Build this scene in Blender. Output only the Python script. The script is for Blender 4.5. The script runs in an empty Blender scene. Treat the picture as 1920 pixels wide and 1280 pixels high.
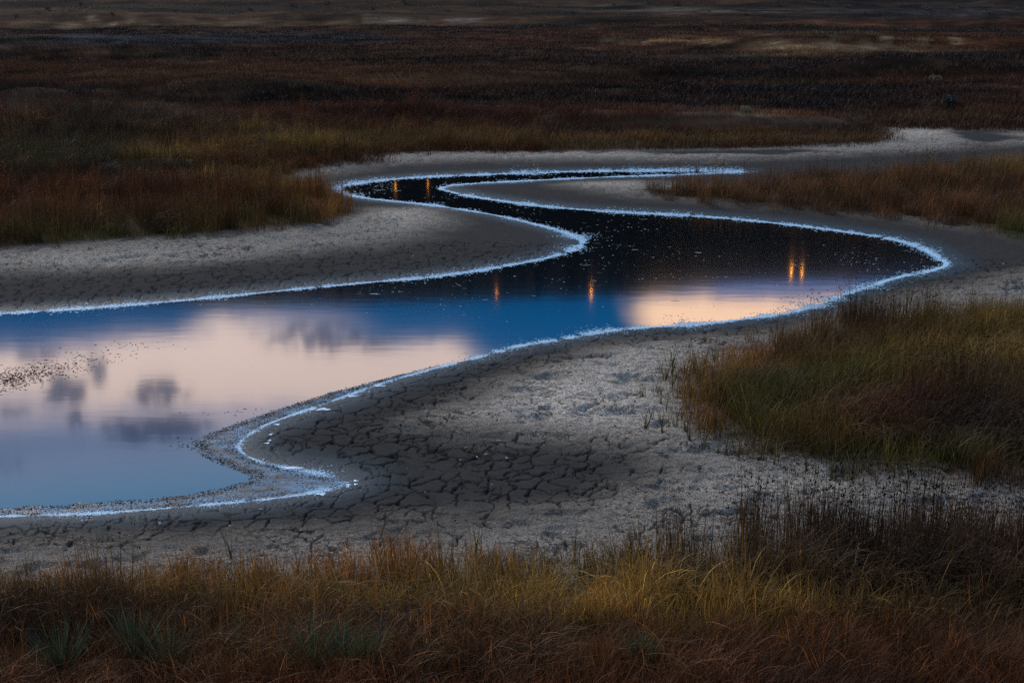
import bpy, math, random
import numpy as np
from mathutils import Vector
random.seed(7)
RNG = np.random.default_rng(11)
SC = bpy.context.scene
COL = SC.collection

# ------------------------------------------------------------------ camera
F, CX, CY, CAMZ, PITCH = 2667.0, 960.0, 640.0, 7.0, math.radians(15.5)
cam_d = bpy.data.cameras.new('camera')
cam = bpy.data.objects.new('camera', cam_d); COL.objects.link(cam)
cam.location = (0, 0, CAMZ)
cam.rotation_euler = (math.radians(90) - PITCH, 0, 0)
cam_d.sensor_width = 36; cam_d.lens = 36 * F / 1920.0
cam_d.clip_start = 0.1; cam_d.clip_end = 3000
SC.camera = cam

def ray(px, py):
    px = np.asarray(px, float); py = np.asarray(py, float)
    u = (px - CX) / F; v = (CY - py) / F
    c, s = math.cos(PITCH), math.sin(PITCH)
    return np.stack([u, c + v * s, -s + v * c], -1)
def P(px, py, z=0.0):                 # where a line of sight meets the level z
    d = ray(px, py); t = (z - CAMZ) / d[..., 2]
    return d[..., 0] * t, d[..., 1] * t
def Q(x, y, z=0.0):                   # ground point -> traced-map coordinates
    c, s = math.cos(PITCH), math.sin(PITCH)
    dz = z - CAMZ
    dep = y * c - dz * s
    up = y * s + dz * c
    dep = np.maximum(dep, 0.5)
    return CX + F * x / dep, CY - F * up / dep

# ------------------------------------------------------------------ node helper
class NT:
    def __init__(s, tree): s.t = tree; s.n = tree.nodes; s.l = tree.links
    def new(s, t, **k):
        n = s.n.new(t)
        for a, b in k.items(): setattr(n, a, b)
        return n
    def put(s, sock, v):
        if isinstance(v, bpy.types.NodeSocket): s.l.new(v, sock)
        elif v is not None: sock.default_value = v
    def math(s, op, a, b=None, c=None, clamp=False):
        n = s.new('ShaderNodeMath', operation=op, use_clamp=clamp)
        s.put(n.inputs[0], a)
        if b is not None: s.put(n.inputs[1], b)
        if c is not None: s.put(n.inputs[2], c)
        return n.outputs[0]
    def mix(s, f, a, b, mode='MIX'):
        n = s.new('ShaderNodeMix', data_type='RGBA', blend_type=mode)
        n.clamp_factor = True
        s.put(n.inputs[0], f)
        for i, v in ((6, a), (7, b)):
            if isinstance(v, tuple) and len(v) == 3: v = v + (1,)
            s.put(n.inputs[i], v)
        return n.outputs[2]
    def ramp(s, f, stops, interp='LINEAR'):
        n = s.new('ShaderNodeValToRGB'); cr = n.color_ramp; cr.interpolation = interp
        while len(cr.elements) < len(stops): cr.elements.new(0.5)
        for e, (p, c) in zip(cr.elements, stops):
            e.position = p; e.color = (c if isinstance(c, tuple) else (c, c, c)) + (1,)
        s.put(n.inputs[0], f); return n.outputs[0]
    def smooth(s, v, a, b, lo=0.0, hi=1.0):
        n = s.new('ShaderNodeMapRange', interpolation_type='SMOOTHSTEP')
        s.put(n.inputs[0], v)
        n.inputs[1].default_value = a; n.inputs[2].default_value = b
        n.inputs[3].default_value = lo; n.inputs[4].default_value = hi
        return n.outputs[0]
    def noise(s, vec, scale, detail=4, rough=0.55, dist=0.0):
        n = s.new('ShaderNodeTexNoise'); s.put(n.inputs['Vector'], vec)
        n.inputs['Scale'].default_value = scale; n.inputs['Detail'].default_value = detail
        n.inputs['Roughness'].default_value = rough; n.inputs['Distortion'].default_value = dist
        return n.outputs['Fac']
    def attr(s, name, kind='GEOMETRY'):
        n = s.new('ShaderNodeAttribute', attribute_name=name, attribute_type=kind); return n
    def scale(s, vec, sc):
        n = s.new('ShaderNodeMapping'); s.put(n.inputs[0], vec); n.inputs['Scale'].default_value = sc
        return n.outputs[0]

def material(name):
    m = bpy.data.materials.new(name); m.use_nodes = True
    t = NT(m.node_tree); b = m.node_tree.nodes['Principled BSDF']
    return m, t, b

# ------------------------------------------------------------------ sky: dusk, clouds above the far ridge
world = bpy.data.worlds.new('World'); SC.world = world; world.use_nodes = True
W = NT(world.node_tree); bg = world.node_tree.nodes['Background']
SKY_NISHITA = 0.10
SUN_EL, SUN_AZ = math.radians(33), math.radians(-34)      # soft glow ahead and to the left
sky = W.new('ShaderNodeTexSky', sky_type='NISHITA', sun_disc=False)
sky.sun_elevation = math.radians(1.0); sky.sun_rotation = math.radians(150); sky.altitude = 1500
sky.ozone_density = 3.0; sky.dust_density = 0.6
tc = W.new('ShaderNodeTexCoord').outputs['Generated']
sx = W.new('ShaderNodeSeparateXYZ'); W.put(sx.inputs[0], tc)
az = W.math('ARCTAN2', sx.outputs[0], sx.outputs[1])
el = W.math('ARCSINE', sx.outputs[2])
AZD = W.math('MULTIPLY', az, 57.2958); ELD = W.math('MULTIPLY', el, 57.2958)
# gentle warping so no cloud has a clean outline
cv = W.new('ShaderNodeCombineXYZ'); W.put(cv.inputs[0], AZD); W.put(cv.inputs[1], W.math('MULTIPLY', ELD, 2.2))
nz1 = W.noise(cv.outputs[0], 0.16, 5, 0.55)
nz2 = W.noise(W.scale(cv.outputs[0], (1, 1, 1)), 0.55, 4, 0.6)
nz4 = W.noise(W.scale(cv.outputs[0], (1.0, 0.8, 1)), 1.5, 4, 0.6)
nz3 = W.noise(W.scale(tc, (1, 1, 2.4)), 2.6, 6, 0.55, 0.4)
wa = W.math('MULTIPLY', W.math('SUBTRACT', nz1, 0.5), 3.2)
wb = W.math('MULTIPLY', W.math('SUBTRACT', nz2, 0.5), 0.9)
AZW = W.math('ADD', AZD, wa)
ELW = W.math('ADD', ELD, wb)
def skypix(px, py):                   # direction whose mirror image lies at a point of the water
    d = ray(px, py); az_ = math.degrees(math.atan2(d[0], d[1]))
    e = math.degrees(math.asin(-d[2] / math.sqrt((d ** 2).sum()))); return az_, e
def blob(px, py, rx, ry, amp, warp=True, power=1.0):
    a0, e0 = skypix(px, py); ra = rx / F * 57.3; re = ry / F * 57.3
    A = AZW if warp else AZD; E = ELW if warp else ELD
    du = W.math('DIVIDE', W.math('SUBTRACT', A, a0), ra)
    dv = W.math('DIVIDE', W.math('SUBTRACT', E, e0), re)
    r2 = W.math('ADD', W.math('MULTIPLY', du, du), W.math('MULTIPLY', dv, dv))
    if power != 1.0: r2 = W.math('POWER', r2, power)
    return W.math('MULTIPLY', W.math('EXPONENT', W.math('MULTIPLY', r2, -1.0)), amp)
def total(lst):
    s = lst[0]
    for v in lst[1:]: s = W.math('ADD', s, v)
    return s
nish = W.mix(1.0, sky.outputs[0], (SKY_NISHITA,) * 3, 'MULTIPLY')
# clear-sky gradient of the blue hour over the Nishita sky
grad = W.ramp(W.math('DIVIDE', ELD, 90.0, clamp=True), [
    (0.0, (0.08, 0.22, 0.60)), (0.150, (0.004, 0.19, 0.56)), (0.163, (0.006, 0.25, 0.72)), (0.175, (0.03, 0.30, 0.82)), (0.198, (0.35, 0.58, 1.10)),
    (0.2155, (0.66, 0.90, 1.45)), (0.229, (0.50, 0.98, 1.62)), (0.246, (0.34, 0.84, 1.55)), (0.30, (0.20, 0.50, 1.0)), (0.42, (0.24, 0.38, 0.62)), (0.7, (0.24, 0.33, 0.46)), (1.0, (0.24, 0.31, 0.42))])
clear = W.mix(0.06, grad, nish)
pink = total([
    blob(-160, 712, 330, 34, 1.0), blob(210, 694, 230, 40, 1.15), blob(440, 672, 200, 52, 1.35), blob(700, 700, 170, 42, 1.35),
    blob(430, 606, 80, 26, 0.40), blob(810, 662, 70, 26, 0.75), blob(540, 720, 260, 36, 0.6), blob(330, 735, 330, 28, 0.45),
    blob(900, 740, 140, 50, 0.5), blob(2500, 700, 700, 60, 0.6), blob(-1500, 690, 800, 60, 0.8)])
lilac = total([blob(130, 760, 420, 44, 1.1), blob(520, 770, 240, 44, 1.3), blob(330, 640, 300, 30, 0.3), blob(560, 610, 150, 34, 0.7), blob(-900, 760, 700, 50, 1.0)])
grey = total([blob(570, 626, 120, 24, 0.75), blob(660, 648, 90, 18, 0.7), blob(120, 735, 32, 26, 1.7, False), blob(183, 694, 18, 24, 1.2, False),
    blob(300, 735, 46, 19, 1.9, False), blob(310, 803, 70, 17, 2.2, False), blob(250, 808, 42, 14, 1.5, False), blob(145, 790, 18, 15, 1.2, False), blob(212, 795, 24, 15, 0.7, False),
    blob(78, 665, 50, 10, 1.1, False), blob(15, 772, 60, 16, 0.6, False), blob(15, 868, 44, 18, 0.5, False)])
lm = W.math('MULTIPLY', W.smooth(lilac, 0.1, 1.2), 0.8)
c0 = W.mix(lm, clear, (1.55, 1.38, 1.62))
pinkm = W.smooth(W.math('MULTIPLY', pink, W.math('MULTIPLY', W.smooth(nz1, 0.25, 0.6, 0.8, 1.08), W.smooth(nz4, 0.3, 0.6, 0.82, 1.04))), 0.08, 1.05)
c1 = W.mix(pinkm, c0, (2.45, 1.92, 1.75))
# cream bank on the right, sharp on its left side
right_gate = W.smooth(W.math('SUBTRACT', AZW, W.math('MULTIPLY', W.math('SUBTRACT', ELD, skypix(1160, 570)[1]), 0.8)), skypix(1140, 570)[0], skypix(1215, 570)[0])
cream = total([blob(1260, 604, 230, 36, 1.5), blob(1480, 594, 250, 28, 1.0), blob(1800, 600, 400, 40, 0.8)])
creamm = W.math('MULTIPLY', W.smooth(cream, 0.15, 1.15), right_gate)
c2 = W.mix(creamm, c1, (3.3, 2.15, 1.45))
veil = W.math('MULTIPLY', blob(1380, 530, 330, 26, 0.75), right_gate)
c2 = W.mix(veil, c2, (0.22, 0.46, 1.15))
greym = W.math('MULTIPLY', W.smooth(W.math('MULTIPLY', grey, W.smooth(nz4, 0.36, 0.60, 0.15, 1.35)), 0.10, 0.85), 0.9)
c3 = W.mix(greym, c2, (0.06, 0.16, 0.40))
# the same broken cloud carries on over the rest of the sky
high = W.math('MULTIPLY', W.smooth(nz3, 0.46, 0.68), W.smooth(ELD, 24.0, 34.0))
c4 = W.mix(W.math('MULTIPLY', high, 0.6), c3, (0.72, 0.68, 0.74))
W.put(bg.inputs['Color'], c4); bg.inputs['Strength'].default_value = 1.0
world.cycles.sampling_method = 'MANUAL'; world.cycles.sample_map_resolution = 1024

sun_d = bpy.data.lights.new('sun', 'SUN'); sun_d.energy = 2.6; sun_d.angle = math.radians(11); sun_d.color = (1.0, 0.93, 0.86)
sun = bpy.data.objects.new('sun', sun_d); COL.objects.link(sun)
sdir = Vector((math.sin(SUN_AZ) * math.cos(SUN_EL), math.cos(SUN_AZ) * math.cos(SUN_EL), math.sin(SUN_EL)))
sun.rotation_euler = sdir.to_track_quat('Z', 'Y').to_euler()

SC.view_settings.view_transform = 'Standard'; SC.view_settings.look = 'None'
SC.view_settings.exposure = 0.0; SC.view_settings.gamma = 1.0; SC.view_settings.use_curve_mapping = False
SC.render.engine = 'CYCLES'
SC.cycles.use_denoising = False
SC.cycles.max_bounces = 6; SC.cycles.diffuse_bounces = 3; SC.cycles.glossy_bounces = 3; SC.cycles.transmission_bounces = 3
SC.cycles.sample_clamp_indirect = 4.0

# ------------------------------------------------------------------ numpy noise
PERM = np.random.default_rng(3).permutation(1024)
GR = np.random.default_rng(4).uniform(0, 2 * math.pi, 1024)
GX, GY = np.cos(GR), np.sin(GR)
def pnoise(x, y, seed=0):
    xi = np.floor(x).astype(np.int64); yi = np.floor(y).astype(np.int64)
    xf = x - xi; yf = y - yi
    u = xf * xf * xf * (xf * (xf * 6 - 15) + 10); v = yf * yf * yf * (yf * (yf * 6 - 15) + 10)
    def g(ix, iy, fx, fy):
        h = PERM[(PERM[(ix + seed * 37) & 1023] + iy) & 1023]
        return GX[h] * fx + GY[h] * fy
    a = g(xi, yi, xf, yf); b = g(xi + 1, yi, xf - 1, yf)
    c = g(xi, yi + 1, xf, yf - 1); d = g(xi + 1, yi + 1, xf - 1, yf - 1)
    return (a + u * (b - a) + v * (c + u * (d - c) - (a + u * (b - a)))) * 1.5
def fbm(x, y, o=4, seed=0, gain=0.5):
    s = 0; a = 1.0; f = 1.0; n = 0
    for i in range(o):
        s = s + a * pnoise(x * f + 17.3 * i, y * f - 9.1 * i, seed + i); n += a; a *= gain; f *= 2.03
    return s / n
def sstep(v, a, b):
    t = np.clip((v - a) / (b - a), 0, 1); return t * t * (3 - 2 * t)
def voronoi_edge(x, y, seed=0, jit=0.42):
    """distance to the nearest cell border, jittered square cells"""
    xi = np.floor(x).astype(np.int64); yi = np.floor(y).astype(np.int64)
    def pt(ix, iy):
        h = PERM[(PERM[(ix + seed) & 1023] + iy) & 1023]; h2 = PERM[(h + 211) & 1023]
        return ix + 0.5 + jit * (h / 511.5 - 1), iy + 0.5 + jit * (h2 / 511.5 - 1)
    best = np.full(x.shape, 9.0); bx = np.zeros_like(x); by = np.zeros_like(x)
    for i in (-1, 0, 1):
        for j in (-1, 0, 1):
            qx, qy = pt(xi + i, yi + j); d = (qx - x) ** 2 + (qy - y) ** 2
            m = d < best; best = np.where(m, d, best); bx = np.where(m, qx, bx); by = np.where(m, qy, by)
    e = np.full(x.shape, 9.0)
    for i in (-2, -1, 0, 1, 2):
        for j in (-2, -1, 0, 1, 2):
            qx, qy = pt(xi + i, yi + j)
            dx, dy = qx - bx, qy - by; L = np.sqrt(dx * dx + dy * dy)
            ok = L > 1e-6; L = np.where(ok, L, 1)
            dd = ((qx + bx) / 2 - x) * dx / L + ((qy + by) / 2 - y) * dy / L
            e = np.where(ok, np.minimum(e, dd), e)
    return e
def sdf(px, py, poly):
    """signed distance (metres) to a closed polygon, negative inside"""
    out = np.empty(len(px)); A = np.asarray(poly); B = np.roll(A, -1, 0)
    for s in range(0, len(px), 60000):
        x = px[s:s + 60000]; y = py[s:s + 60000]
        d = np.full(len(x), 1e9); ins = np.zeros(len(x), bool)
        for (ax, ay), (bx_, by_) in zip(A, B):
            ex, ey = bx_ - ax, by_ - ay; wx, wy = x - ax, y - ay
            t = np.clip((wx * ex + wy * ey) / (ex * ex + ey * ey + 1e-12), 0, 1)
            d = np.minimum(d, (wx - ex * t) ** 2 + (wy - ey * t) ** 2)
            if ay != by_:
                c = ((ay > y) != (by_ > y)) & (x < (bx_ - ax) * (y - ay) / (by_ - ay) + ax); ins ^= c
        out[s:s + 60000] = np.where(ins, -np.sqrt(d), np.sqrt(d))
    return out
def smooth_poly(pts, n=3):
    """Catmull-Rom through the traced points"""
    p = np.asarray(pts, float); out = []
    N = len(p)
    for i in range(N):
        a, b, c, d = p[i - 1], p[i], p[(i + 1) % N], p[(i + 2) % N]
        for k in range(n):
            t = k / n
            out.append(0.5 * (2 * b + (c - a) * t + (2 * a - 5 * b + 4 * c - d) * t * t + (3 * b - a - 3 * c + d) * t ** 3))
    return np.array(out)
def traced(pts, z=0.0, n=3):
    q = smooth_poly(pts, n) if n > 1 else np.asarray(pts, float)
    x, y = P(q[:, 0], q[:, 1], z); return np.stack([x, y], 1)

# ------------------------------------------------------------------ outlines of water, dry crust and meadows
SHORE = [(-700, 985), (-350, 976), (0, 968), (200, 961), (400, 945), (500, 936), (570, 926), (620, 915), (646, 906), (640, 899), (605, 889), (560, 881),
 (500, 869), (460, 853), (447, 835), (468, 814), (505, 794), (560, 774), (620, 753), (700, 724), (760, 706), (830, 687), (900, 669), (950, 654),
 (1000, 644), (1060, 635), (1120, 623), (1180, 616), (1250, 612), (1320, 607), (1400, 598), (1470, 588), (1530, 574), (1575, 556), (1625, 538),
 (1685, 520), (1740, 509), (1775, 497), (1762, 485), (1738, 470), (1708, 458), (1665, 447), (1600, 437), (1500, 424), (1400, 413), (1300, 405),
 (1200, 400), (1100, 394), (1000, 385), (940, 377), (880, 368), (845, 360), (826, 354), (850, 348), (900, 344), (960, 341), (1060, 336),
 (1150, 332), (1250, 329), (1350, 325), (1395, 322), (1300, 320), (1200, 320.5), (1100, 321.5), (1000, 324), (900, 328), (800, 332), (720, 338),
 (660, 345), (634, 352), (642, 362), (680, 371), (740, 378), (800, 384), (870, 394), (940, 406), (1000, 420), (1050, 433), (1084, 446), (1092, 456),
 (1070, 470), (1020, 485), (950, 498), (880, 510), (800, 520), (700, 529), (600, 538), (500, 548), (400, 558), (300, 567), (200, 575), (100, 582),
 (0, 588), (-350, 606), (-700, 618)]
WATER = traced(SHORE, 0.0, 3)
DRY_NEAR = traced([(730, 800), (860, 750), (960, 700), (1100, 655), (1250, 632), (1400, 622), (1520, 600), (1650, 560), (1800, 530), (2300, 500), (2500, 1140),
 (1900, 1180), (-500, 1180), (-500, 1000), (0, 1000), (200, 1002), (400, 996), (700, 980), (850, 968), (1000, 958), (1120, 935), (1185, 893), (1150, 855), (1050, 835), (900, 822)], 0.08, 2)
DRY_LEFT = traced([(-400, 490), (0, 470), (200, 452), (450, 432), (650, 405), (690, 392), (800, 386), (850, 400), (868, 420), (840, 436), (760, 460), (600, 480), (400, 498), (200, 513), (0, 523), (-400, 545)], 0.08, 2)
DRY_TOP = traced([(700, 290), (900, 286), (1200, 283), (1400, 278), (1600, 268), (1650, 242), (1750, 238), (2300, 245), (2300, 268), (1950, 275), (1750, 287), (1500, 299), (1300, 305), (1100, 304), (900, 306), (740, 312), (560, 340), (520, 330)], 0.08, 2)
DRY_MID = traced([(1030, 346), (1150, 339), (1230, 340), (1400, 352), (2300, 400), (2300, 520), (1850, 440), (1600, 405), (1400, 388), (1230, 376), (1110, 362)], 0.08, 2)
M_FAR = traced([(-3000, 560), (-700, 496), (0, 467), (100, 464), (200, 453), (300, 452), (450, 441), (560, 432), (640, 422), (686, 404), (680, 390), (655, 372),
 (600, 352), (550, 342), (545, 330), (600, 318), (660, 312), (728, 303), (700, 292), (800, 288), (950, 287), (1100, 284), (1250, 282), (1380, 279), (1550, 277),
 (1640, 270), (1690, 263), (1660, 252), (1650, 244), (1750, 245), (1920, 248), (2500, 250), (4200, 250), (14000, -80), (-14000, -80)], 0.12, 1)
M_RIGHT = traced([(1160, 357), (1230, 352), (1340, 346), (1420, 342), (1500, 335), (1650, 326), (1800, 312), (1920, 298), (2200, 288), (3200, 275), (3600, 640), (2100, 490), (1930, 475),
 (1885, 452), (1800, 430), (1700, 415), (1600, 405), (1500, 398), (1400, 391), (1310, 383), (1235, 371)], 0.12, 1)
M_NEAR = traced([(1236, 770), (1285, 818), (1400, 852), (1500, 874), (1650, 900), (1800, 922), (1950, 930), (2500, 960), (3400, 700), (2400, 580), (2000, 582), (1750, 590), (1600, 598),
 (1545, 618), (1430, 648), (1340, 672), (1250, 700), (1226, 735)], 0.12, 1)
M_FRONT = traced([(-1500, 1110), (0, 1088), (200, 1080), (450, 1066), (760, 1052), (1000, 1058), (1150, 1056), (1300, 1044), (1450, 1024), (1600, 1008), (1900, 1004), (3200, 1020),
 (7000, 2400), (-5000, 2400)], 0.12, 1)

# ridge seen only mirrored in the water: crest height against azimuth
RX = np.array([-800, 0, 400, 700, 1000, 1200, 1330, 1500, 1700, 2000, 2800.])
RY = np.array([545, 552, 560, 560, 550, 543, 521, 514, 507, 500, 500.])
def crest_tan(azr):
    d = ray(RX, RY); a = np.arctan2(d[:, 0], d[:, 1]); e = -d[:, 2] / np.hypot(d[:, 0], d[:, 1])
    return np.interp(azr, a, e)
RIDGE_D = 330.0

def masks(x, y):
    n = len(x); big = np.full(n, 60.0); r = np.hypot(x, y)
    near = (r < 75) & (y > 9)
    s = big.copy(); s[near] = sdf(x[near], y[near], WATER)
    g = np.full(n, 1e3)
    for poly in (M_FAR, M_RIGHT, M_NEAR, M_FRONT): g = np.minimum(g, sdf(x, y, poly))
    dr = big.copy()
    for poly in (DRY_NEAR, DRY_LEFT, DRY_TOP, DRY_MID): dr[near] = np.minimum(dr[near], sdf(x[near], y[near], poly))
    far_side = np.minimum(0, sdf(x, y, M_FAR))
    return s, g, dr, far_side

MOUNDS = [(180, 268, 250, 16, 0.55), (560, 300, 160, 10, 0.40), (330, 330, 130, 9, 0.35), (60, 218, 110, 7, 0.8), (420, 392, 330, 14, 0.22), (1480, 250, 170, 6, 0.5), (1180, 248, 200, 5, 0.4), (300, 128, 600, 6, 0.8), (1250, 160, 260, 7, 0.8), (900, 185, 300, 8, 0.6), (1700, 110, 400, 5, 1.0), (700, 235, 170, 7, 0.4), (1750, 170, 260, 9, 0.7), (500, 200, 200, 6, .5)]
def height(x, y, s, g, dr, detail=True, crack=None):
    r = np.hypot(x, y)
    z = np.where(s > 0, 0.004 + 0.10 * (1 - np.exp(-np.maximum(s, 0) / 1.0)), -0.16 * (1 - np.exp(np.minimum(s, 0) / 0.6)))
    z = z + 0.02 * fbm(x / 3, y / 3, 2, 5) * sstep(s, 0.3, 1.5)
    dryf = sstep(-dr, -0.5, 0.6) * sstep(s, 0.3, 1.2)
    hol = fbm(x / 0.85 + 0.4 * pnoise(x, y, 9), y / 0.60, 3, 12)
    z = z + dryf * (0.05 + 0.24 * np.minimum(0, hol + 0.05) + 0.020 * fbm(x / 0.22, y / 0.14, 4, 21, 0.6)) * sstep(r, 90, 55)
    gi = sstep(-g, -0.2, 2.0)
    z = z + gi * (0.06 + 0.09 * fbm(x / 2.5, y / 2.0, 3, 31))
    fr = sstep(r, 30, 80)
    z = z + gi * sstep(-g, 1.5, 10) * (0.12 + 0.75 * fr) * (0.55 + fbm(x / 16, y / 7, 3, 41)) * sstep(s, 1.0, 5.0)
    # scarp across the plain, rising ground beyond, then the wooded ridge
    ys = 118 + 0.12 * x * 0 + 5 * pnoise(x / 60, y * 0, 51)
    z = z + 0.9 * sstep(y, ys, ys + 4)
    mx_, my_ = Q(x, y)
    for cx_, cy_, rx_, ry_, hh in MOUNDS: z = z + gi * hh * np.exp(-(((mx_ - cx_) / rx_) ** 2 + ((my_ - cy_) / ry_) ** 2) ** 1.5)
    z = z + np.maximum(0, y - 130) * 0.055 * (1 + 0.35 * fbm(x / 40, y / 25, 3, 61)) + sstep(y, 125, 170) * 1.1 * fbm(x / 14, y / 12, 3, 66)
    azr = np.arctan2(x, np.maximum(y, 1)); top = crest_tan(np.clip(azr, -1.2, 1.2)) * (RIDGE_D - 27)
    f = sstep(r, 215, RIDGE_D) * (y > 0)
    z = z * (1 - f) + top * f * (1 + 0.012 * fbm(azr * 60, azr * 0, 3, 71))
    # bluff the camera looks down from
    z = z + 5.4 * np.clip((10.5 - y) / 10.5, 0, 1) ** 1.6 * (y > -6) + 5.4 * (y <= -6) * (np.clip((10.5 - np.maximum(y, -6)) / 10.5, 0, 1) ** 1.6) * (y <= -6)
    z = np.minimum(z, np.where(y < 10.5, 5.35, 1e3))
    if crack is not None: z = z - crack
    z = np.where((s > 0) & (z < 0.012), np.minimum(0.012, 0.002 + s * 0.1), z)
    return z

def crack_depth(x, y, s, g, dr):
    wx = x + 0.17 * pnoise(x * 1.9, y * 1.9, 81) + 0.05 * pnoise(x * 7, y * 7, 83)
    wy = y + 0.17 * pnoise(x * 1.9, y * 1.9, 85) + 0.05 * pnoise(x * 7, y * 7, 87)
    e1 = voronoi_edge(wx / 0.33, wy / 0.38, 5) * 0.35
    e2 = voronoi_edge(wx / 0.21, wy / 0.21, 9) * 0.21
    wet = sstep(dr, -0.5, 0.25) * sstep(s, 0.12, 0.45)
    left = sstep(y, 30, 26)
    k1 = sstep(fbm(x / 0.55, y / 0.55, 3, 91), -0.42, 0.0); k2 = sstep(fbm(x / 0.8, y / 0.8, 2, 93), -0.05, 0.3)
    drym = 0.8 * sstep(fbm(x / 1.3, y / 0.9, 2, 95), 0.02, 0.3) * (1 - wet) * sstep(-g, 0.1, -0.2)
    wid1 = 0.0075 + 0.012 * np.clip(0.5 + pnoise(x * 2.7, y * 2.7, 97), 0, 1)
    c = (wet * k1 + drym) * sstep(e1, wid1 * 1.5, wid1 * 0.5)
    c = np.maximum(c, 0.75 * wet * k2 * sstep(e2, 0.013, 0.005) * (np.hypot(x, y) < 24))
    return np.clip(c, 0, 1)

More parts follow.
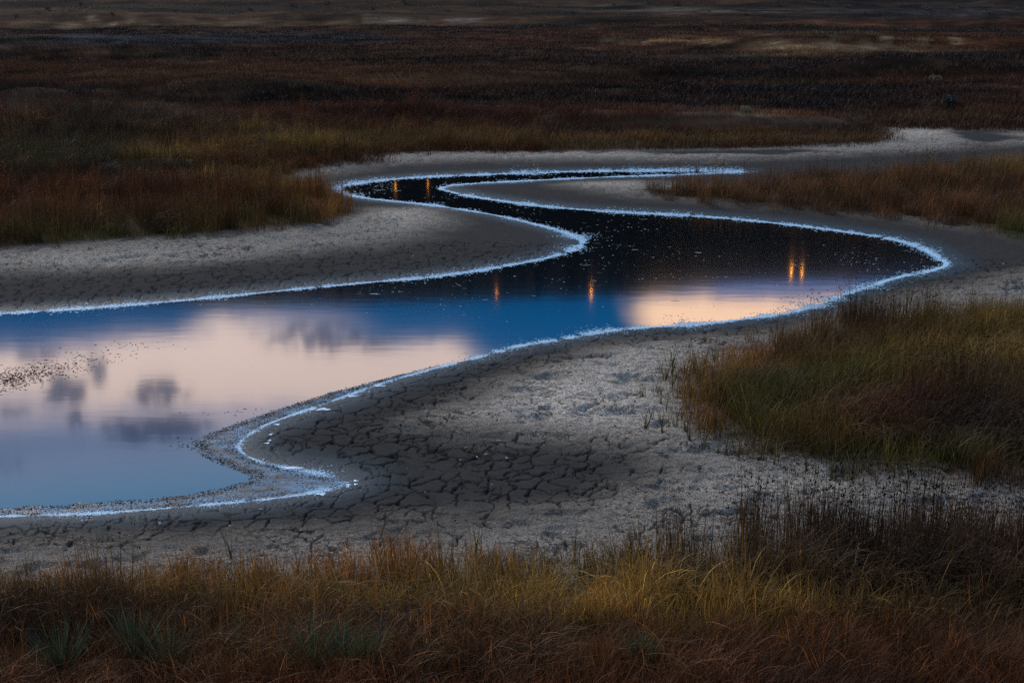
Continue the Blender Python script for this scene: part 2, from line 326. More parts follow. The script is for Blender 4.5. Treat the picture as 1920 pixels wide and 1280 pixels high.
# ------------------------------------------------------------------ painted-map of plant colours (albedo), with mound light and ditch shade painted in, traced from the photograph
BROWN = np.array((0.062, 0.022, 0.009)); STRAW = np.array((0.30, 0.215, 0.12)); OLIVE = np.array((0.098, 0.070, 0.020)); GREEN = np.array((0.060, 0.064, 0.017))
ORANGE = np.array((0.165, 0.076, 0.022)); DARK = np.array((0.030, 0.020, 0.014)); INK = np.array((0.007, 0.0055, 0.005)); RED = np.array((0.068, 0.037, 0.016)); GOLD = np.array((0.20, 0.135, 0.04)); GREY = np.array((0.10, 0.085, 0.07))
SLATE = np.array((0.035, 0.042, 0.055))
SPOTS = [ # px, py, rx, ry, colour, amount
 # foreground
 (960, 1160, 2400, 140, RED, 1.0), (300, 1080, 700, 45, ORANGE, 0.8), (850, 1050, 620, 55, ORANGE, 1.0), (200, 1090, 350, 40, ORANGE, 0.6), (1130, 1125, 330, 42, OLIVE, 1.0), (1000, 1165, 420, 26, GOLD, 0.9),
 (1350, 1185, 350, 20, GOLD, 0.8), (1750, 1190, 300, 16, OLIVE, 0.7), (1680, 1090, 420, 75, DARK, 1.0), (1350, 1090, 160, 40, DARK, 0.6), (500, 1150, 600, 22, GOLD, 0.45), (150, 1210, 250, 40, DARK, 0.6), (960, 1275, 1500, 45, RED, 0.7), (1500, 1270, 500, 40, BROWN, 0.6),
 # near right meadow
 (1700, 720, 600, 180, OLIVE, 1.0), (1480, 790, 170, 60, GREEN, 0.95), (1620, 740, 200, 40, GREEN, 0.5), (1620, 625, 160, 50, RED, 1.0), (1400, 700, 130, 38, ORANGE, 0.8), (1520, 690, 140, 30, RED, 0.7),
 (1300, 800, 60, 50, ORANGE, 0.7), (1700, 810, 200, 50, BROWN, 0.95), (1850, 850, 160, 70, DARK, 0.9), (1860, 760, 130, 35, DARK, 0.5), (1850, 620, 180, 60, OLIVE, 0.9), (1850, 700, 140, 30, GOLD, 0.5), (1650, 890, 300, 22, GREEN, 0.8),
 # left meadow
 (250, 380, 700, 120, BROWN, 1.0), (300, 420, 420, 30, RED, 0.8), (100, 300, 260, 50, np.array((0.045, 0.042, 0.022)), 0.9), (200, 455, 300, 12, GREEN, 0.8), (450, 340, 180, 14, OLIVE, 0.8), (420, 300, 130, 14, ORANGE, 0.6),
 (620, 400, 80, 30, ORANGE, 0.9), (560, 290, 180, 18, OLIVE, 0.7), (500, 425, 160, 12, GREEN, 0.5), (700, 270, 200, 10, OLIVE, 0.8), (150, 400, 60, 25, ORANGE, 0.4), (250, 330, 150, 16, INK, 0.7),
 (450, 256, 140, 4, GOLD, 1.0), (590, 284, 130, 4, GOLD, 1.0), (330, 304, 110, 4, GOLD, 0.8), (180, 236, 180, 4, STRAW, 0.55), (500, 270, 130, 6, INK, 0.8), (620, 298, 90, 5, INK, 0.6), (330, 320, 120, 6, INK, 0.7), (200, 262, 200, 9, GREY, 0.5), (150, 282, 200, 6, INK, 0.7), (120, 312, 220, 7, np.array((0.05, 0.045, 0.02)), 0.8), (640, 300, 70, 4, ORANGE, 0.6), (380, 350, 140, 5, GOLD, 0.8), (200, 345, 200, 8, INK, 0.6), (540, 374, 100, 6, GOLD, 0.7),  # light mound tops and dark fronts: light and shade painted as colour
 # right meadow across the water
 (1650, 370, 560, 70, np.array((0.062, 0.030, 0.013)), 1.0), (1500, 330, 260, 16, RED, 0.8), (1650, 318, 330, 16, GOLD, 0.5), (1850, 320, 150, 24, OLIVE, 0.7), (1600, 370, 250, 25, RED, 0.7), (1250, 360, 60, 9, OLIVE, 0.8), (1900, 450, 60, 30, GREEN, 0.8), (1880, 290, 90, 20, DARK, 0.6),
 # along the upper dry bed
 (1000, 276, 420, 8, OLIVE, 0.95), (1100, 252, 400, 5, INK, 0.5), (1330, 262, 330, 3, GOLD, 0.8), (1300, 268, 320, 6, np.array((0.13, 0.07, 0.02)), 0.9), (1430, 247, 160, 5, ORANGE, 0.7), (1500, 236, 140, 7, GREY, 0.8), (1300, 236, 200, 7, GREY, 0.5), (1780, 227, 160, 5, GOLD, 0.75), (1620, 255, 70, 12, RED, 0.8),
 # plain: INK lines paint in the shade of scarp and ditches
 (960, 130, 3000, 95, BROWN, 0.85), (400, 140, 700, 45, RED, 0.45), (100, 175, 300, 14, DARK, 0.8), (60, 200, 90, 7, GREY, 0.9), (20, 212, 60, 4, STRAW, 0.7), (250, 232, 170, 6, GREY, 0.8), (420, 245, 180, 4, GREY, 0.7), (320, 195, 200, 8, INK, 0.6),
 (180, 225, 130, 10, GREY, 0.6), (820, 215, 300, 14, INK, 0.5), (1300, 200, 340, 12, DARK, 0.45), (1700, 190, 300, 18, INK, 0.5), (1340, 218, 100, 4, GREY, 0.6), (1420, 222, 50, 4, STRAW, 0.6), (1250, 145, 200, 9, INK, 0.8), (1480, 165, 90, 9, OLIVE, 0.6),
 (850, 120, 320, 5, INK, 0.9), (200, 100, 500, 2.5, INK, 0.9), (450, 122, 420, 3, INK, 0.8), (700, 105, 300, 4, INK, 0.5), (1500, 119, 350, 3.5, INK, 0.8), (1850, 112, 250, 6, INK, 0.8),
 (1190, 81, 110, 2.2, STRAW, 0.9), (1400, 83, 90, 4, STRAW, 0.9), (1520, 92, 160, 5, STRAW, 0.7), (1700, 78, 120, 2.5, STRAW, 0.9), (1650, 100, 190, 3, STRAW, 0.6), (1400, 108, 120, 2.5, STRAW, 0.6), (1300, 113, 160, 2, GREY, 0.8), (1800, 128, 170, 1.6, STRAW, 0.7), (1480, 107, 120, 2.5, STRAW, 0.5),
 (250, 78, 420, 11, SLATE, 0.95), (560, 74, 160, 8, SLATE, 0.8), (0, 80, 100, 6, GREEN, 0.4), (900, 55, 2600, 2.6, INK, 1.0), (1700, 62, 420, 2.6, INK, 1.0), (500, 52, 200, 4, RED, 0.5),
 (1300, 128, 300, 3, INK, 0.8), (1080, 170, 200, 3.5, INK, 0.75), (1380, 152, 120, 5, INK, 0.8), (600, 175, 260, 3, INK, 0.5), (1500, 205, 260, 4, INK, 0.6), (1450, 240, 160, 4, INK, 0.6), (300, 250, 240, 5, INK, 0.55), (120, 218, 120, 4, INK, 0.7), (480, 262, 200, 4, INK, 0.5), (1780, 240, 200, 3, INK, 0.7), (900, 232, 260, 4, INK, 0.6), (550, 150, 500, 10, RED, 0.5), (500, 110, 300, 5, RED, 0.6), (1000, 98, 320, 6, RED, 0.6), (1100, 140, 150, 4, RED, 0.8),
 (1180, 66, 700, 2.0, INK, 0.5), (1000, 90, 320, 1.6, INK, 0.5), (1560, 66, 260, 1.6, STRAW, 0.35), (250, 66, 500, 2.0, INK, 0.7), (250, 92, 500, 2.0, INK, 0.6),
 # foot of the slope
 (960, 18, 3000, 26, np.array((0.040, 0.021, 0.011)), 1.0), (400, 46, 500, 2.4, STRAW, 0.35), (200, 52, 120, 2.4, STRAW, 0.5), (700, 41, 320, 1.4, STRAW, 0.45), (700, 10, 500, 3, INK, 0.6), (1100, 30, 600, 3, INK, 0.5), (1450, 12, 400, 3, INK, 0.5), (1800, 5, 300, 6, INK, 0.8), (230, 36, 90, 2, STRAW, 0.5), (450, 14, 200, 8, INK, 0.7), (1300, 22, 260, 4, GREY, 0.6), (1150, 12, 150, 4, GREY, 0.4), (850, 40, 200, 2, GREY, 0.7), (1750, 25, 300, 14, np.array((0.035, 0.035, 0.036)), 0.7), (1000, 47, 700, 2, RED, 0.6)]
def paint(x, y, z=0.0, jitter=True):
    px, py = Q(x, y, np.where(y > 30, z - 0.12, 0.0))
    if jitter:
        px = px + 40 * fbm(px / 90, py / 24, 3, 101); py = py + np.clip((py + 60) * 0.016, 0.6, 14) * fbm(px / 60 + 5, py / 16, 3, 111)
    c = np.tile(BROWN, (len(x), 1)).astype(float)
    for cx, cy, rx, ry, col, amt in SPOTS:
        w = (amt * np.exp(-(((px - cx) / rx) ** 2 + ((py - cy) / ry) ** 2) ** 1.4))[:, None]
        c = c * (1 - w) + col * w
    # the plain beyond: long streaks of paler and darker growth
    far = sstep(py, 260, 200)
    k = 1 + far * (2.0 * fbm(x / 18, y / 1.8, 4, 121) + 1.6 * fbm(x / 30, y / 6, 3, 127)) - 0.15 * far + (1 - far) * 0.8 * fbm(x / 2.6, y / 1.8, 3, 131)
    hill = sstep(y, 120, 128) * sstep(y, 260, 180)
    k = k * (1 + hill * 0.9 * fbm(x / 5, y / 5, 4, 141, 0.7))
    woods = sstep(np.hypot(x, y), 215, 250)[:, None]
    c = c * np.clip(k, 0.10, 2.6)[:, None]
    return c * (1 - woods) + np.array((0.012, 0.012, 0.010)) * woods

# ------------------------------------------------------------------ mesh helpers
def mesh_obj(name, verts, faces, mat=None, parent=None, smooth=False, link=True):
    me = bpy.data.meshes.new(name); me.from_pydata([tuple(v) for v in verts], [], [tuple(f) for f in faces]); me.update()
    if smooth: me.polygons.foreach_set('use_smooth', [True] * len(me.polygons))
    o = bpy.data.objects.new(name, me)
    if link: COL.objects.link(o)
    if mat: me.materials.append(mat)
    if parent: o.parent = parent
    return o
def grid_mesh(name, V, nr, nc, wrap=False):
    me = bpy.data.meshes.new(name); i = np.arange((nr - 1) * (nc - 1)); a = (i // (nc - 1)) * nc + i % (nc - 1)
    q = np.stack([a, a + 1, a + nc + 1, a + nc], 1).astype(np.int32)
    me.vertices.add(len(V)); me.vertices.foreach_set('co', V.astype(np.float32).ravel())
    me.loops.add(q.size); me.loops.foreach_set('vertex_index', q.ravel())
    me.polygons.add(len(q)); me.polygons.foreach_set('loop_start', np.arange(0, q.size, 4, dtype=np.int32))
    me.polygons.foreach_set('loop_total', np.full(len(q), 4, np.int32)); me.polygons.foreach_set('use_smooth', np.ones(len(q), bool))
    me.update(calc_edges=True); me.validate(); return me
def fattr(me, name, v):
    a = me.attributes.new(name, 'FLOAT', 'POINT'); a.data.foreach_set('value', np.asarray(v, np.float32).ravel())
def cattr(me, name, v):
    a = me.attributes.new(name, 'FLOAT_COLOR', 'POINT')
    a.data.foreach_set('color', np.concatenate([v, np.ones((len(v), 1))], 1).astype(np.float32).ravel())
def tag(o, label=None, cat=None, group=None, kind=None):
    if label: o['label'] = label
    if cat: o['category'] = cat
    if group: o['group'] = group
    if kind: o['kind'] = kind
    return o

# ------------------------------------------------------------------ ground: one sheet, fine where the camera is near
def geom(a, b, k):
    n = max(2, int(math.log(b / a) / k)); return list(np.geomspace(a, b, n, endpoint=False))
rows = [0.3, 2, 4, 6, 8, 9.5] + geom(11, 15.8, 0.006) + geom(15.8, 24, 0.0016) + geom(24, 34, 0.0022) + geom(34, 60, 0.0045) + geom(60, 215, 0.010) + geom(215, 380, 0.03) + [400, 450, 600, 900, 1500]
fine = np.radians(np.linspace(-21.5, 21.5, 841))
side = np.radians(np.concatenate([np.linspace(21.8, 30, 26), np.linspace(31, 60, 24), np.linspace(64, 180, 24)]))
cols = np.concatenate([-side[::-1], fine, side])
R, A = np.meshgrid(np.array(rows), cols, indexing='ij')
gx = (R * np.sin(A)).ravel(); gy = (R * np.cos(A)).ravel()
s_, g_, d_, f_ = masks(gx, gy)
qx_, qy_ = Q(gx, gy); qx_ = qx_ + 50 * fbm(gx / 3, gy / 2, 3, 221); qy_ = qy_ + 7 * fbm(gx / 4, gy / 2, 3, 223); d_ = d_ + np.minimum(d_, 3) * 0 + 5.0 * np.exp(-(((qx_ - 1840) / 80) ** 2 + ((qy_ - 262) / 9) ** 2)) + 4.0 * np.exp(-(((qx_ - 1390) / 130) ** 2 + ((qy_ - 293) / 3) ** 2))
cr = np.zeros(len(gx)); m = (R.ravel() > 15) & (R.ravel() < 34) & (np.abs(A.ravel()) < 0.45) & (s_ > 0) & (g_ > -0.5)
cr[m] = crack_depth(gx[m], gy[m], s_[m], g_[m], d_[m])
gz = height(gx, gy, s_, g_, d_, True, cr * 0.045)
gm = grid_mesh('ground', np.stack([gx, gy, gz], 1), len(rows), len(cols))
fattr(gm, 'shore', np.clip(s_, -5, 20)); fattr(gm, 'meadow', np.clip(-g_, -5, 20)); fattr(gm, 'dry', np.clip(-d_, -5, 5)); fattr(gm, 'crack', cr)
px0_, py0_ = Q(gx, gy); fattr(gm, 'whitish', sum(a * np.exp(-(((px0_ - cx) / rx) ** 2 + ((py0_ - cy) / ry) ** 2)) for cx, cy, rx, ry, a in [(1080, 760, 230, 75, 1), (1180, 660, 150, 40, .6), (300, 500, 330, 20, .45), (740, 410, 110, 20, .6), (1120, 350, 110, 9, .7), (1000, 294, 300, 6, .5), (1720, 256, 90, 9, .7), (1050, 960, 200, 20, .5), (1450, 930, 200, 22, .4)]))  # patches that multiply the dry mud brighter, the rest darker
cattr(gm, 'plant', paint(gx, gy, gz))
ground = bpy.data.objects.new('ground', gm); COL.objects.link(ground)
tag(ground, 'cracked mud banks and rolling brown marsh plain around the stream', None, None, 'structure')

m_ground, T, B = material('mud_and_soil')
geo = T.new('ShaderNodeNewGeometry').outputs['Position']
shore = T.attr('shore').outputs['Fac']; dry = T.attr('dry').outputs['Fac']; mead = T.attr('meadow').outputs['Fac']; crk = T.attr('crack').outputs['Fac']
n_big = T.noise(T.scale(geo, (0.8, 1.1, 1)), 1.0, 5, 0.6); n_mid = T.noise(T.scale(geo, (1, 1.5, 1)), 6, 5, 0.65); n_fine = T.noise(T.scale(geo, (1, 1.3, 1)), 38, 5, 0.75)
dryn = T.math('ADD', dry, T.math('MULTIPLY', T.math('SUBTRACT', n_big, 0.5), 1.3))
dryn = T.math('ADD', dryn, T.math('MULTIPLY', T.math('SUBTRACT', n_mid, 0.5), 0.35))
drym = T.smooth(dryn, -0.6, 0.7)
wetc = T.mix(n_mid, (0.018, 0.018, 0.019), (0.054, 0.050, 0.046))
wetc = T.mix(T.smooth(shore, 1.1, 0.05), wetc, T.mix(n_mid, (0.008, 0.017, 0.026), (0.026, 0.050, 0.068)))  # dark wet margin, its blue sky sheen put into the colour
dryc = T.mix(T.smooth(n_fine, 0.40, 0.56), (0.10, 0.085, 0.072), (0.53, 0.485, 0.435))
dryc = T.mix(T.smooth(n_mid, 0.48, 0.66, 0, 0.8), dryc, (0.155, 0.130, 0.108))
dryc = T.mix(T.smooth(n_big, 0.55, 0.75, 0, 0.45), dryc, (0.24, 0.20, 0.17))
vor = T.new('ShaderNodeTexVoronoi', feature='DISTANCE_TO_EDGE'); wv = T.new('ShaderNodeVectorMath', operation='ADD')
nv = T.new('ShaderNodeTexNoise'); T.put(nv.inputs['Vector'], geo); nv.inputs['Scale'].default_value = 5; nv.inputs['Detail'].default_value = 4
nvs = T.new('ShaderNodeVectorMath', operation='SCALE'); T.put(nvs.inputs[0], nv.outputs['Color']); nvs.inputs['Scale'].default_value = 0.30
T.put(wv.inputs[0], T.scale(geo, (0.8, 1.0, 1))); T.put(wv.inputs[1], nvs.outputs[0]); T.put(vor.inputs['Vector'], wv.outputs[0]); vor.inputs['Scale'].default_value = 6.5
flake = T.math('MULTIPLY', T.smooth(vor.outputs['Distance'], 0.10, 0.0), T.smooth(n_big, 0.44, 0.64, 0.05, 0.9))
dryc = T.mix(T.math('MULTIPLY', flake, 0.85), dryc, (0.035, 0.026, 0.020))
dryc = T.mix(T.smooth(dryn, 1.3, 0.1, 0.0, 0.55), dryc, (0.12, 0.105, 0.09))
dryc = T.mix(1.0, dryc, T.ramp(T.math('ADD', T.attr('whitish').outputs['Fac'], T.math('MULTIPLY', T.math('SUBTRACT', n_big, 0.5), 0.8)), [(0.0, (0.72, 0.70, 0.67)), (0.45, (1.05, 1.01, 0.95)), (1.0, (1.45, 1.40, 1.32))]), 'MULTIPLY')
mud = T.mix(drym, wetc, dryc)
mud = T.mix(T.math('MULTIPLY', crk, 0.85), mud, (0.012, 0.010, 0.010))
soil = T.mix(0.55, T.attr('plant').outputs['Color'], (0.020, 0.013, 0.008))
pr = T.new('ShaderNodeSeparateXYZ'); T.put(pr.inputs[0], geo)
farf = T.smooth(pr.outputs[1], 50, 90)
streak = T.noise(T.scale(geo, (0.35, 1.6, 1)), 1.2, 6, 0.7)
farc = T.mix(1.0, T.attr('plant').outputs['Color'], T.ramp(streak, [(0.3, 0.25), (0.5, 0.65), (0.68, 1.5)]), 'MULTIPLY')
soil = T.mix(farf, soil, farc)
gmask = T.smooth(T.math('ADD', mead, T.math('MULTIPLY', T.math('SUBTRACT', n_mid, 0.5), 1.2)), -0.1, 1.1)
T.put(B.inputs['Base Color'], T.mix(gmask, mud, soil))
wetness = T.smooth(shore, 1.0, 0.0)
T.put(B.inputs['Roughness'], T.math('SUBTRACT', 0.93, T.math('MULTIPLY', wetness, 0.38)))
T.put(B.inputs['Specular IOR Level'], T.math('ADD', 0.03, T.math('MULTIPLY', wetness, 0.12)))
bmp = T.new('ShaderNodeBump'); bmp.inputs['Strength'].default_value = 1.0; bmp.inputs['Distance'].default_value = 0.05
hh = T.math('SUBTRACT', T.math('ADD', T.math('MULTIPLY', n_fine, 0.6), T.math('MULTIPLY', n_mid, 1.1)), T.math('MULTIPLY', flake, 0.4))
T.put(bmp.inputs['Height'], T.math('MULTIPLY', hh, T.math('ADD', 0.25, T.math('MULTIPLY', drym, 0.8))))
T.put(B.inputs['Normal'], bmp.outputs[0])
gm.materials.append(m_ground)

# ------------------------------------------------------------------ water
wx0, wx1, wy0, wy1 = -34, 30, 13.0, 50.0
water = mesh_obj('water', [(wx0, wy0, 0), (wx1, wy0, 0), (wx1, wy1, 0), (wx0, wy1, 0)], [(0, 1, 2, 3)])
tag(water, 'still winding stream mirroring blue dusk sky and pink cloud', None, None, 'structure')
m_w, T, B = material('still_water')
B.inputs['Base Color'].default_value = (0.003, 0.004, 0.005, 1); B.inputs['Roughness'].default_value = 0.05; B.inputs['IOR'].default_value = 1.72
geo = T.new('ShaderNodeNewGeometry').outputs['Position']
bmp = T.new('ShaderNodeBump'); bmp.inputs['Strength'].default_value = 0.10; bmp.inputs['Distance'].default_value = 0.003
T.put(bmp.inputs['Height'], T.noise(T.scale(geo, (0.8, 2.6, 1)), 1.3, 2, 0.4)); T.put(B.inputs['Normal'], bmp.outputs[0])
water.data.materials.append(m_w)

# ------------------------------------------------------------------ helpers for scattering
def gpoint_z(x, y):
    x = np.atleast_1d(np.asarray(x, float)); y = np.atleast_1d(np.asarray(y, float))
    s, g, d, f = masks(x, y); return height(x, y, s, g, d), s, g, d
def proto_collection(name, objs):
    c = bpy.data.collections.new(name)
    for o in objs: c.objects.link(o)
    return c
def scatter(name, pts, rot, scl, idx, tint, coll, label, cat, mat=None):
    me = bpy.data.meshes.new(name); me.vertices.add(len(pts)); me.vertices.foreach_set('co', np.asarray(pts, np.float32).ravel())
    a = me.attributes.new('rot', 'FLOAT_VECTOR', 'POINT'); a.data.foreach_set('vector', np.asarray(rot, np.float32).ravel())
    a = me.attributes.new('scl', 'FLOAT_VECTOR', 'POINT'); a.data.foreach_set('vector', np.asarray(scl, np.float32).ravel())
    a = me.attributes.new('idx', 'INT', 'POINT'); a.data.foreach_set('value', np.asarray(idx, np.int32))
    cattr(me, 'tint', tint)
    o = bpy.data.objects.new(name, me); COL.objects.link(o)
    ng = bpy.data.node_groups.new(name, 'GeometryNodeTree')
    ng.interface.new_socket('Geometry', in_out='INPUT', socket_type='NodeSocketGeometry'); ng.interface.new_socket('Geometry', in_out='OUTPUT', socket_type='NodeSocketGeometry')
    N = ng.nodes; L = ng.links
    gi = N.new('NodeGroupInput'); go = N.new('NodeGroupOutput'); ip = N.new('GeometryNodeInstanceOnPoints'); ci = N.new('GeometryNodeCollectionInfo')
    ci.inputs['Collection'].default_value = coll; ci.inputs['Separate Children'].default_value = True; ci.inputs['Reset Children'].default_value = True
    def named(n, t):
        q = N.new('GeometryNodeInputNamedAttribute'); q.data_type = t; q.inputs['Name'].default_value = n
        return [s for s in q.outputs if s.enabled and s.name == 'Attribute'][0]
    L.new(gi.outputs[0], ip.inputs['Points']); L.new(ci.outputs[0], ip.inputs['Instance']); ip.inputs['Pick Instance'].default_value = True
    L.new(named('idx', 'INT'), ip.inputs['Instance Index']); L.new(named('rot', 'FLOAT_VECTOR'), ip.inputs['Rotation']); L.new(named('scl', 'FLOAT_VECTOR'), ip.inputs['Scale'])
    L.new(ip.outputs[0], go.inputs[0])
    md = o.modifiers.new('scatter', 'NODES'); md.node_group = ng
    tag(o, label, cat, None, 'stuff'); return o

def blades_mesh(name, blades, mat):
    """blades: list of (centreline points Nx3, half-widths N, side vector, random value)"""
    V = []; Fc = []; BT = []; BR = []
    for pts, hw, side_, rv in blades:
        n = len(pts); b = len(V)
        for i in range(n):
            p = pts[i]
            if i == n - 1:
                V.append(p); BT.append(i / (n - 1)); BR.append(rv)
            else:
                V.append(p - side_ * hw[i]); V.append(p + side_ * hw[i]); BT += [i / (n - 1)] * 2; BR += [rv] * 2
        for i in range(n - 2): Fc.append((b + 2 * i, b + 2 * i + 1, b + 2 * i + 3, b + 2 * i + 2))
        Fc.append((b + 2 * (n - 2), b + 2 * (n - 2) + 1, b + 2 * (n - 1)))
    me = bpy.data.meshes.new(name); me.from_pydata([tuple(v) for v in V], [], Fc); me.update()
    fattr(me, 'bt', BT); fattr(me, 'br', BR); me.materials.append(mat)
    return bpy.data.objects.new(name, me)
def blade(x, y, h, w, lean, curve, ang, n=4, droop=0.0, rv=None):
    d = np.array((math.cos(ang), math.sin(ang), 0)); t = np.linspace(0, 1, n)
    pts = [np.array((x, y, 0)) + d * (lean * k + curve * k * k) * h + np.array((0, 0, h * (k - droop * k ** 3))) for k in t]
    sa = ang + math.pi / 2 + random.uniform(-0.7, 0.7)
    return pts, [w * (1 - 0.75 * k) / 2 for k in t], np.array((math.cos(sa), math.sin(sa), 0)), random.random() if rv is None else rv

def plant_material(name, instancer=True, base=(0.1, 0.06, 0.02), transl=0.28):
    m, T, B = material(name); out = m.node_tree.nodes['Material Output']
    if instancer: tint = T.attr('tint', 'INSTANCER').outputs['Color']
    else:
        tint = T.new('ShaderNodeRGB').outputs[0]; tint.default_value = base + (1,)
    bt = T.attr('bt').outputs['Fac']; br = T.attr('br').outputs['Fac']
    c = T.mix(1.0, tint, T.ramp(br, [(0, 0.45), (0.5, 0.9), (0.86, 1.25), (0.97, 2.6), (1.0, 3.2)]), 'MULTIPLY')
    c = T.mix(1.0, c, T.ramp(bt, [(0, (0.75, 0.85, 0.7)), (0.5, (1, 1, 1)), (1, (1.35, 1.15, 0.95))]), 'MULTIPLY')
    T.put(B.inputs['Base Color'], c); B.inputs['Roughness'].default_value = 0.62; B.inputs['Specular IOR Level'].default_value = 0.25
    tr = T.new('ShaderNodeBsdfTranslucent'); T.put(tr.inputs[0], c); mx = T.new('ShaderNodeMixShader'); mx.inputs[0].default_value = transl
    T.l.new(B.outputs[0], mx.inputs[1]); T.l.new(tr.outputs[0], mx.inputs[2]); T.l.new(mx.outputs[0], out.inputs[0])
    return m
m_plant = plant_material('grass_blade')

def fine_clump(name, n, r, h, w, curve, seg=4):
    L = []
    for i in range(n):
        a = random.uniform(0, 2 * math.pi); q = r * math.sqrt(random.random())
        L.append(blade(q * math.cos(a), q * math.sin(a), h * random.uniform(0.5, 1.15), w * random.uniform(0.7, 1.3), random.uniform(0.0, 0.3), random.uniform(0, curve), random.uniform(0, 6.28), seg, random.uniform(0, 0.3)))
    return blades_mesh(name, L, m_plant)
def stalk_with_head(x, y, h, lean, ang):
    L = []; L.append(blade(x, y, h, 0.011, lean, 0.05, ang, 4, 0, 0.35))
    tip = L[0][0][-1]
    for k in range(random.choice((2, 3, 3, 4))):
        a = random.uniform(0, 6.28); o = tip + np.array((math.cos(a), math.sin(a), random.uniform(-0.2, 1.0))) * 0.012 - np.array((0, 0, 0.01))
        for rr in (0, 1.3):      # two crossed lozenges make one spikelet
            s2 = np.array((math.cos(a + rr), math.sin(a + rr), 0)); up = np.array((0.15 * math.cos(a), 0.15 * math.sin(a), 1.0)) * 0.024
            L.append(([o, o + up * 0.5, o + up], [0.002, 0.0052, 0], s2, 0.02))
    return L
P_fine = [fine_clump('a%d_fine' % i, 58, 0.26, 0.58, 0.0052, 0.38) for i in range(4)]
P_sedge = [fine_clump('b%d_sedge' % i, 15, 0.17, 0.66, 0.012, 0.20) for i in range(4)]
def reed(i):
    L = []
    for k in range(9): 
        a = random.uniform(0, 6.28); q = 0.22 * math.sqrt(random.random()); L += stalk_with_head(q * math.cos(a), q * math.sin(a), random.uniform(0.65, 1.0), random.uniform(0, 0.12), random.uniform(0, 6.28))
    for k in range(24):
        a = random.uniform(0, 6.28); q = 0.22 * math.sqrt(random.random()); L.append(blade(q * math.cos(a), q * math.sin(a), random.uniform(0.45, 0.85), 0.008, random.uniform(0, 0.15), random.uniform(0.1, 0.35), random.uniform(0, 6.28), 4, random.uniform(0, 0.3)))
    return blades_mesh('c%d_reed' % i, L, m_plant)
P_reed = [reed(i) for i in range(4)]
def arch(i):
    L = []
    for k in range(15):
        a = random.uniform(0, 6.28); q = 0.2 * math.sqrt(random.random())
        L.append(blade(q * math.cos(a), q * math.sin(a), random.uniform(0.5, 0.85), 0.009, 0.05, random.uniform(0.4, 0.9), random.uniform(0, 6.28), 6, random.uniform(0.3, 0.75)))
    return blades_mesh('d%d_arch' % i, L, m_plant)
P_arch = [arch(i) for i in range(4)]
C_all = proto_collection('grass_kinds', P_fine + P_sedge + P_reed + P_arch)   # 0-3 fine 4-7 sedge 8-11 reed 12-15 arch
P_patch = []
for i in range(4):
    L = []
    for k in range(90):
        L.append(blade(random.uniform(-0.8, 0.8), random.uniform(-0.6, 0.6), random.uniform(0.10, 0.28), 0.015, random.uniform(0, 0.3), random.uniform(0, 0.5), random.uniform(0, 6.28), 3))
    P_patch.append(blades_mesh('patch%d' % i, L, m_plant))
C_patch = proto_collection('far_grass_kinds', P_patch)

def region_points(poly_px_box, density, dens_fn=None, n_max=200000):
    """random points in a world box x0,x1,y0,y1 kept inside the view wedge"""
    x0, x1, y0, y1 = poly_px_box; n = int((x1 - x0) * (y1 - y0) * density); n = min(n, n_max)
    x = RNG.uniform(x0, x1, n); y = RNG.uniform(y0, y1, n)
    k = np.abs(np.arctan2(x, y)) < math.radians(26); return x[k], y[k]

def bed(name, box, density, kinds, label, poly=None, hfun=None, edge=0.0, sat=1.0):
    """kinds: function(px,py,n)->probabilities array for fine, sedge, reed, arch"""
    x, y = region_points(box, density)
    g = sdf(x, y, poly); n1 = fbm(x / 0.9, y / 0.9, 3, 151)
    keep = (g + 0.5 * n1) < edge
    # thin out near the rim of the bed
    keep &= RNG.random(len(x)) < np.clip(0.16 + (-g) / 1.3, 0.10, 1.0) * np.clip(0.85 + 1.6 * fbm(x / 0.5, y / 0.5, 3, 155), 0.15, 1.0)
    x, y, g = x[keep], y[keep], g[keep]
    z, s, g2, d = gpoint_z(x, y); ok = s > 0.25; x, y, z, g = x[ok], y[ok], z[ok], g[ok]
    px, py = Q(x, y)
    pr_ = kinds(px, py); pr_ = pr_ / pr_.sum(1, keepdims=True); cum = np.cumsum(pr_, 1); u = RNG.random(len(x))[:, None]
    kind = (u > cum).sum(1); idx = kind * 4 + RNG.integers(0, 4, len(x))
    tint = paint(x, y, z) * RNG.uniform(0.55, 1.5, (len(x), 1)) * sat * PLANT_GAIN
    h = (hfun(px, py) if hfun else np.ones(len(x))) * RNG.uniform(0.75, 1.2, len(x)) * np.clip(0.72 + (-g) * 0.5, 0.6, 1.0) * np.clip(1 + 0.5 * fbm(x / 1.6, y / 1.6, 2, 161), 0.6, 1.4)
    w = RNG.uniform(0.85, 1.25, len(x))
    rot = np.stack([RNG.normal(0, 0.06, len(x)), RNG.normal(0, 0.06, len(x)), RNG.uniform(0, 6.28, len(x))], 1)
    scatter(name, np.stack([x, y, z - 0.01], 1), rot, np.stack([w, w, h], 1), idx, tint, C_all, label, None)
    print(name, len(x))
PLANT_GAIN = np.array((1.8, 1.5, 1.05))
def G(px, py, cx, cy, rx, ry): return np.exp(-(((px - cx) / rx) ** 2 + ((py - cy) / ry) ** 2))
def kinds_front(px, py):
    e = sstep(py, 1150, 1090)
    reedy = sstep(px, 1050, 1350) * sstep(py, 1190, 1150)
    fine_ = 1.0 - 0.85 * e; sed = 0.15 + 1.3 * e * (1 - reedy); re = 0.02 + 3.0 * reedy * sstep(py, 1120, 1080) + 0.15 * reedy + 0.05 * e; ar = 0.12 + 1.4 * reedy
    return np.stack([fine_ * (1 - 0.9 * reedy) + 0.02, sed, re, ar], 1)
